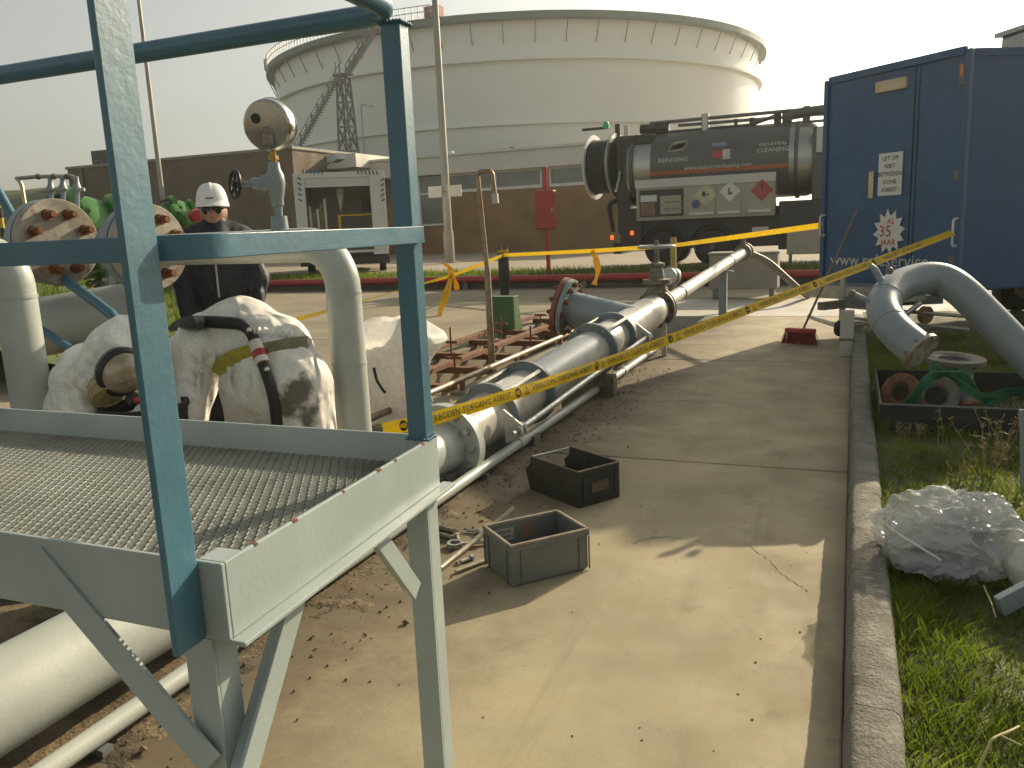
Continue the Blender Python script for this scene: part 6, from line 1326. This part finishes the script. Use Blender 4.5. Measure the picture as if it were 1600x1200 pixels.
# --- crouching worker with respirator
DW2 = 3.75; KW2 = DW2 / 3.05
def w2(px, py, dd=0.0): return at(px, py, d=DW2 + dd)
hd2 = w2(184, 550); sN, sF = w2(122, 598, -.05), w2(158, 572, .35); ch2 = w2(128, 640, .10); pv = w2(95, 710, .35); knee = w2(140, 745, .1)
PR2 = [(sN, sF, .115, .11), ((sN + sF) / 2, ch2, .15, .17), (ch2, pv, .18, .18), ((sN + sF) / 2, hd2, .10, .11), (hd2, w2(196, 526, .02), .135, .10), (hd2, w2(165, 572, -.02), .125, .115), (w2(192, 578, -.03), hd2, .105, .125),
    (pv, knee, .13, .1), (knee, (knee.x - .15, knee.y + .25, .08), .09, .065), (pv + V((.1, .15, 0)), (pv.x + .25, pv.y + .2, .35), .13, .1), ((pv.x + .25, pv.y + .2, .35), (pv.x + .12, pv.y + .42, .05), .09, .065),
    (sN, w2(120, 690, -.12), .10, .08), (w2(120, 690, -.12), w2(205, 660, -.14), .075, .05), (sF, w2(205, 660, .2), .09, .07), (w2(205, 660, .2), w2(240, 645, .1), .065, .045)]
PR2 += fingers(w2(210, 650, -.12), w2(235, 646, -.12) - w2(205, 654, -.12), (0, 0, 1), .012)
wk2 = thing('person', 'crouching worker in white hooded coverall wearing a full face respirator', 'person', (pv.x, pv.y, 0))
M_suit2 = mat('coverall_white', (.84, .82, .77), .75, var=.05, vscale=6, bump=.25, bscale=45, layers=(((.45, .36, .22), 5, .55, .8, .4),))
folds(M_suit2)
sdf_body(PR2, .03, .0105, .007, 9.0, [(*onto(PR2, .03, ((140, 585), (165, 640)), 0.0), .04, .012, 14.0), (*onto(PR2, .03, ((115, 610), (150, 560)), 0.0), .05, .010, 22.0)]).build('body', M_suit2, wk2, smooth=75)
vc = on_body(PR2, .045, 194, 583); fn = ((EYE - vc).normalized() * .8 + CAM_X * .45 + V((0, 0, -.35))).normalized()
MB().lathe(vc - fn * .05, fn, [(.100, 0), (.112, .012), (.115, .035), (.104, .052), (.095, .054)], 28).build('mask_frame', M_black, wk2, smooth=40)
MB().lathe(vc - fn * .0, fn, [(.096, .0), (.092, .022), (.076, .042), (.042, .056), (.005, .061)], 28).build('visor', mat('visor_clear', (.34, .28, .19), .12, var=.25, vscale=12, bump=0, spec=.8), wk2, smooth=60)
fc = on_body(PR2, .045, 164, 610, .01); fa = ((EYE - fc).normalized() * .5 + V((.05, -.1, -.75)) + CAM_X * .25).normalized()
MB().lathe(fc - fa * .03, fa, [(.03, -.03), (.058, -.02), (.066, 0), (.066, .062), (.060, .070), (.01, .070)], 24).build('filter_canister', mat('filter_dirty', (.40, .33, .17), .6, var=.25, vscale=25, bump=.2), wk2, smooth=40)
for h_ in (.0, .02, .04): MB().torus(fc + fa * h_, fa, .066, .0045, 24, 6).build('canister_rib', MATS['filter_dirty'], wk2, smooth=40)
MB().lathe(vc + fn * .02 - gu * .0 - V((0, 0, .10)) + CAM_X * .01, fn + V((0, 0, -.6)), [(.03, 0), (.035, .02), (.03, .045)], 16).build('exhale_valve', M_black, wk2, smooth=40)
MB().ball(vc + fn * .07 - V((0, 0, .10)) + CAM_X * .01, .015, 8, 6).build('valve_cap', M_red, wk2)
c = w2(226, 634, -.05); bk = thing('bucket', 'black rubber bucket between the two white suited workers', 'bucket', (c.x, c.y, .2)); MB().lathe(V((c.x, c.y, c.z - .42)), (0, 0, 1), [(.14, 0), (.15, .02), (.18, .40), (.19, .41), (.19, .43), (.17, .43), (.15, .05)], 28).build('bucket_body', M_rubber, bk, smooth=40)
MB().bb((c.x - .18, c.y - .15, -.05), (c.x + .18, c.y + .2, c.z - .425)).build('stand_block', M_iron, bk)
# --- standing supervisor
mn = at(330, 300, d=5.6); mx_, my_ = mn.x, mn.y; ZH = at(329, 284, d=5.6).z     # helmet top
fwd = (EYE - V((mx_, my_, HEYE))); fwd.z = 0; fwd.normalize(); fwd = (fwd + V((-.15, 0, 0))).normalized(); sd = V((-fwd.y, fwd.x, 0)); hb = ZH - .035
def mp(s_, f_, z): return V((mx_, my_, z)) + sd * s_ + fwd * f_
man = thing('person', 'standing man in a dark jacket with white helmet and sunglasses', 'person', (mx_, my_, 0))
M_skin = mat('skin', (.42, .22, .14), .5, var=.1, vscale=20, bump=.1, bscale=150)
hc_ = hb - .162
head = [(mp(0, .0, hc_ + .03), mp(0, .01, hc_ - .01), .082, .080), (mp(0, .03, hc_ - .02), mp(0, .055, hc_ - .085), .062, .040), (mp(0, -.01, hc_ - .04), mp(0, -.015, hc_ - .17), .058, .056),
        (mp(0, .082, hc_ - .005), mp(0, .098, hc_ - .035), .010, .014), (mp(.076, -.005, hc_ + .0), mp(.078, -.01, hc_ - .04), .014, .011), (mp(-.076, -.005, hc_), mp(-.078, -.01, hc_ - .04), .014, .011), (mp(-.016, .078, hc_ - .066), mp(.016, .078, hc_ - .066), .010, .010)]
sh = hb - .34; hz = .96
limbs = [(mp(.17, 0, sh), mp(.24, .02, sh - .29), .05, .042), (mp(.24, .02, sh - .29), mp(.22, .10, sh - .53), .04, .03), (mp(-.17, 0, sh), mp(-.24, .02, sh - .29), .05, .042), (mp(-.24, .02, sh - .29), mp(-.22, .10, sh - .53), .04, .03),
         (mp(0, 0, sh - .02), mp(0, 0, hz), .12, .12), (mp(.09, 0, hz), mp(.11, .02, .5), .07, .055), (mp(.11, .02, .5), mp(.12, 0, .09), .05, .038), (mp(-.09, 0, hz), mp(-.11, .02, .5), .07, .055), (mp(-.11, .02, .5), mp(-.12, 0, .09), .05, .038)]
limbs += [(mp(s_ * .22, .10, sh - .55), mp(s_ * .215, .12, sh - .62), .03, .032) for s_ in (-1, 1)]
for s_ in (-1, 1): limbs += fingers(mp(s_ * .215, .12, sh - .62), (0, 0, -1), sd, .0095, .07, .6)
sdf_body(head + limbs, .022, .0095).build('body', M_skin, man, smooth=60)
M_jack = folds(mat('dark_jacket', (.016, .018, .026), .6, var=.3, vscale=10, bump=.35, bscale=40), (9, 9, 4), .04, .8)
jk = [(mp(-.12, 0, sh - .01), mp(.12, 0, sh - .01), .105, .105), (mp(0, 0, sh - .06), mp(0, .01, sh - .35), .175, .165), (mp(-.06, .0, sh - .2), mp(-.06, .0, hz - .02), .14, .13), (mp(.06, .0, sh - .2), mp(.06, .0, hz - .02), .14, .13),
      (mp(.19, 0, sh - .03), mp(.25, .02, sh - .29), .085, .068), (mp(.25, .02, sh - .29), mp(.225, .10, sh - .52), .066, .052), (mp(-.19, 0, sh - .03), mp(-.25, .02, sh - .29), .085, .068), (mp(-.25, .02, sh - .29), mp(-.225, .10, sh - .52), .066, .052), (mp(0, -.005, sh + .05), mp(0, 0, sh + .10), .075, .07)]
sdf_body(jk, .05, .014, .010, 8.0).build('jacket', M_jack, man, smooth=60)
tro = [(mp(.085, 0, hz), mp(.11, .02, .5), .105, .08), (mp(.11, .02, .5), mp(.12, 0, .10), .078, .07), (mp(-.085, 0, hz), mp(-.11, .02, .5), .105, .08), (mp(-.11, .02, .5), mp(-.12, 0, .10), .078, .07), (mp(-.06, 0, hz), mp(.06, 0, hz), .125, .125)]
sdf_body(tro, .04, .015, .008, 8.0).build('trousers', mat('dark_trousers', (.02, .022, .03), .7, var=.2), man, smooth=60)
for s_ in (-1, 1): sdf_body([(mp(s_ * .12, -.05, .05), mp(s_ * .12, .15, .04), .055, .045), (mp(s_ * .12, 0, .05), mp(s_ * .12, 0, .14), .055, .058)], .03, .012).build('boot', M_rubber, man, smooth=60)
MB().beam(mp(.0, .178, sh - .06), mp(.0, .182, sh - .40), .012, .004, up=fwd).build('zip', M_galv, man)
# helmet: shell with ridge and peak, sunglasses
hx0 = mp(0, .005, hb - .125)
def shell(u, v_):
    th = 2 * math.pi * u; ph = v_ * math.pi / 2; c_, s_ = math.cos(th), math.sin(th); rr = math.cos(ph) ** .62 if ph < 1.5 else 0.0
    fr_ = max(0, c_) ** 3; r = (.113 + .010 * abs(c_)) * rr; z = .150 * math.sin(ph)
    if v_ < .05: r += .005 + .026 * fr_; z -= .010
    elif v_ < .10: r += .002
    if abs(s_) < .14 and v_ > .25: z += .006; r += .004
    return hx0 + fwd * c_ * r + sd * s_ * r * .92 + V((0, 0, z + .0))
MB().grid(shell, 64, 24).build('helmet', mat('helmet_white', (.80, .79, .77), .25, var=.02, bump=0), man, smooth=50)
MB().box(hx0 + fwd * .122 + V((0, 0, .045)), (.05, .004, .008), Matrix((sd, fwd, V((0, 0, 1)))).transposed()).build('helmet_logo', M_ink, man)
mb = MB()
for s_ in (-1, 1): mb.lathe(mp(s_ * .034, .080, hc_ + .008), fwd + sd * s_ * .35, [(.031, 0), (.030, .006), (.006, .009)], 18)
mb.beam(mp(-.02, .088, hc_ + .014), mp(.02, .088, hc_ + .014), .006, .006)
for s_ in (-1, 1): mb.beam(mp(s_ * .062, .072, hc_ + .015), mp(s_ * .086, -.02, hc_ + .012), .005, .012)
mb.build('sunglasses', mat('dark_lens', (.01, .01, .012), .1, bump=0), man, smooth=40)
# ================================================================== HAZE
hm = bpy.data.materials.new('haze_air'); hm.use_nodes = True; hn = hm.node_tree.nodes; hn.clear()
ho = hn.new('ShaderNodeOutputMaterial'); hvol = hn.new('ShaderNodeVolumePrincipled')
hvol.inputs['Color'].default_value = (.95, .95, .92, 1); hvol.inputs['Density'].default_value = .0008; hvol.inputs['Anisotropy'].default_value = .55
hm.node_tree.links.new(hvol.outputs[0], ho.inputs['Volume'])
MB().bb((-905, -905, -1.7), (905, 905, 27)).build('haze', hm, kind='stuff', label='thin backlit haze hanging in the air', cat='haze')
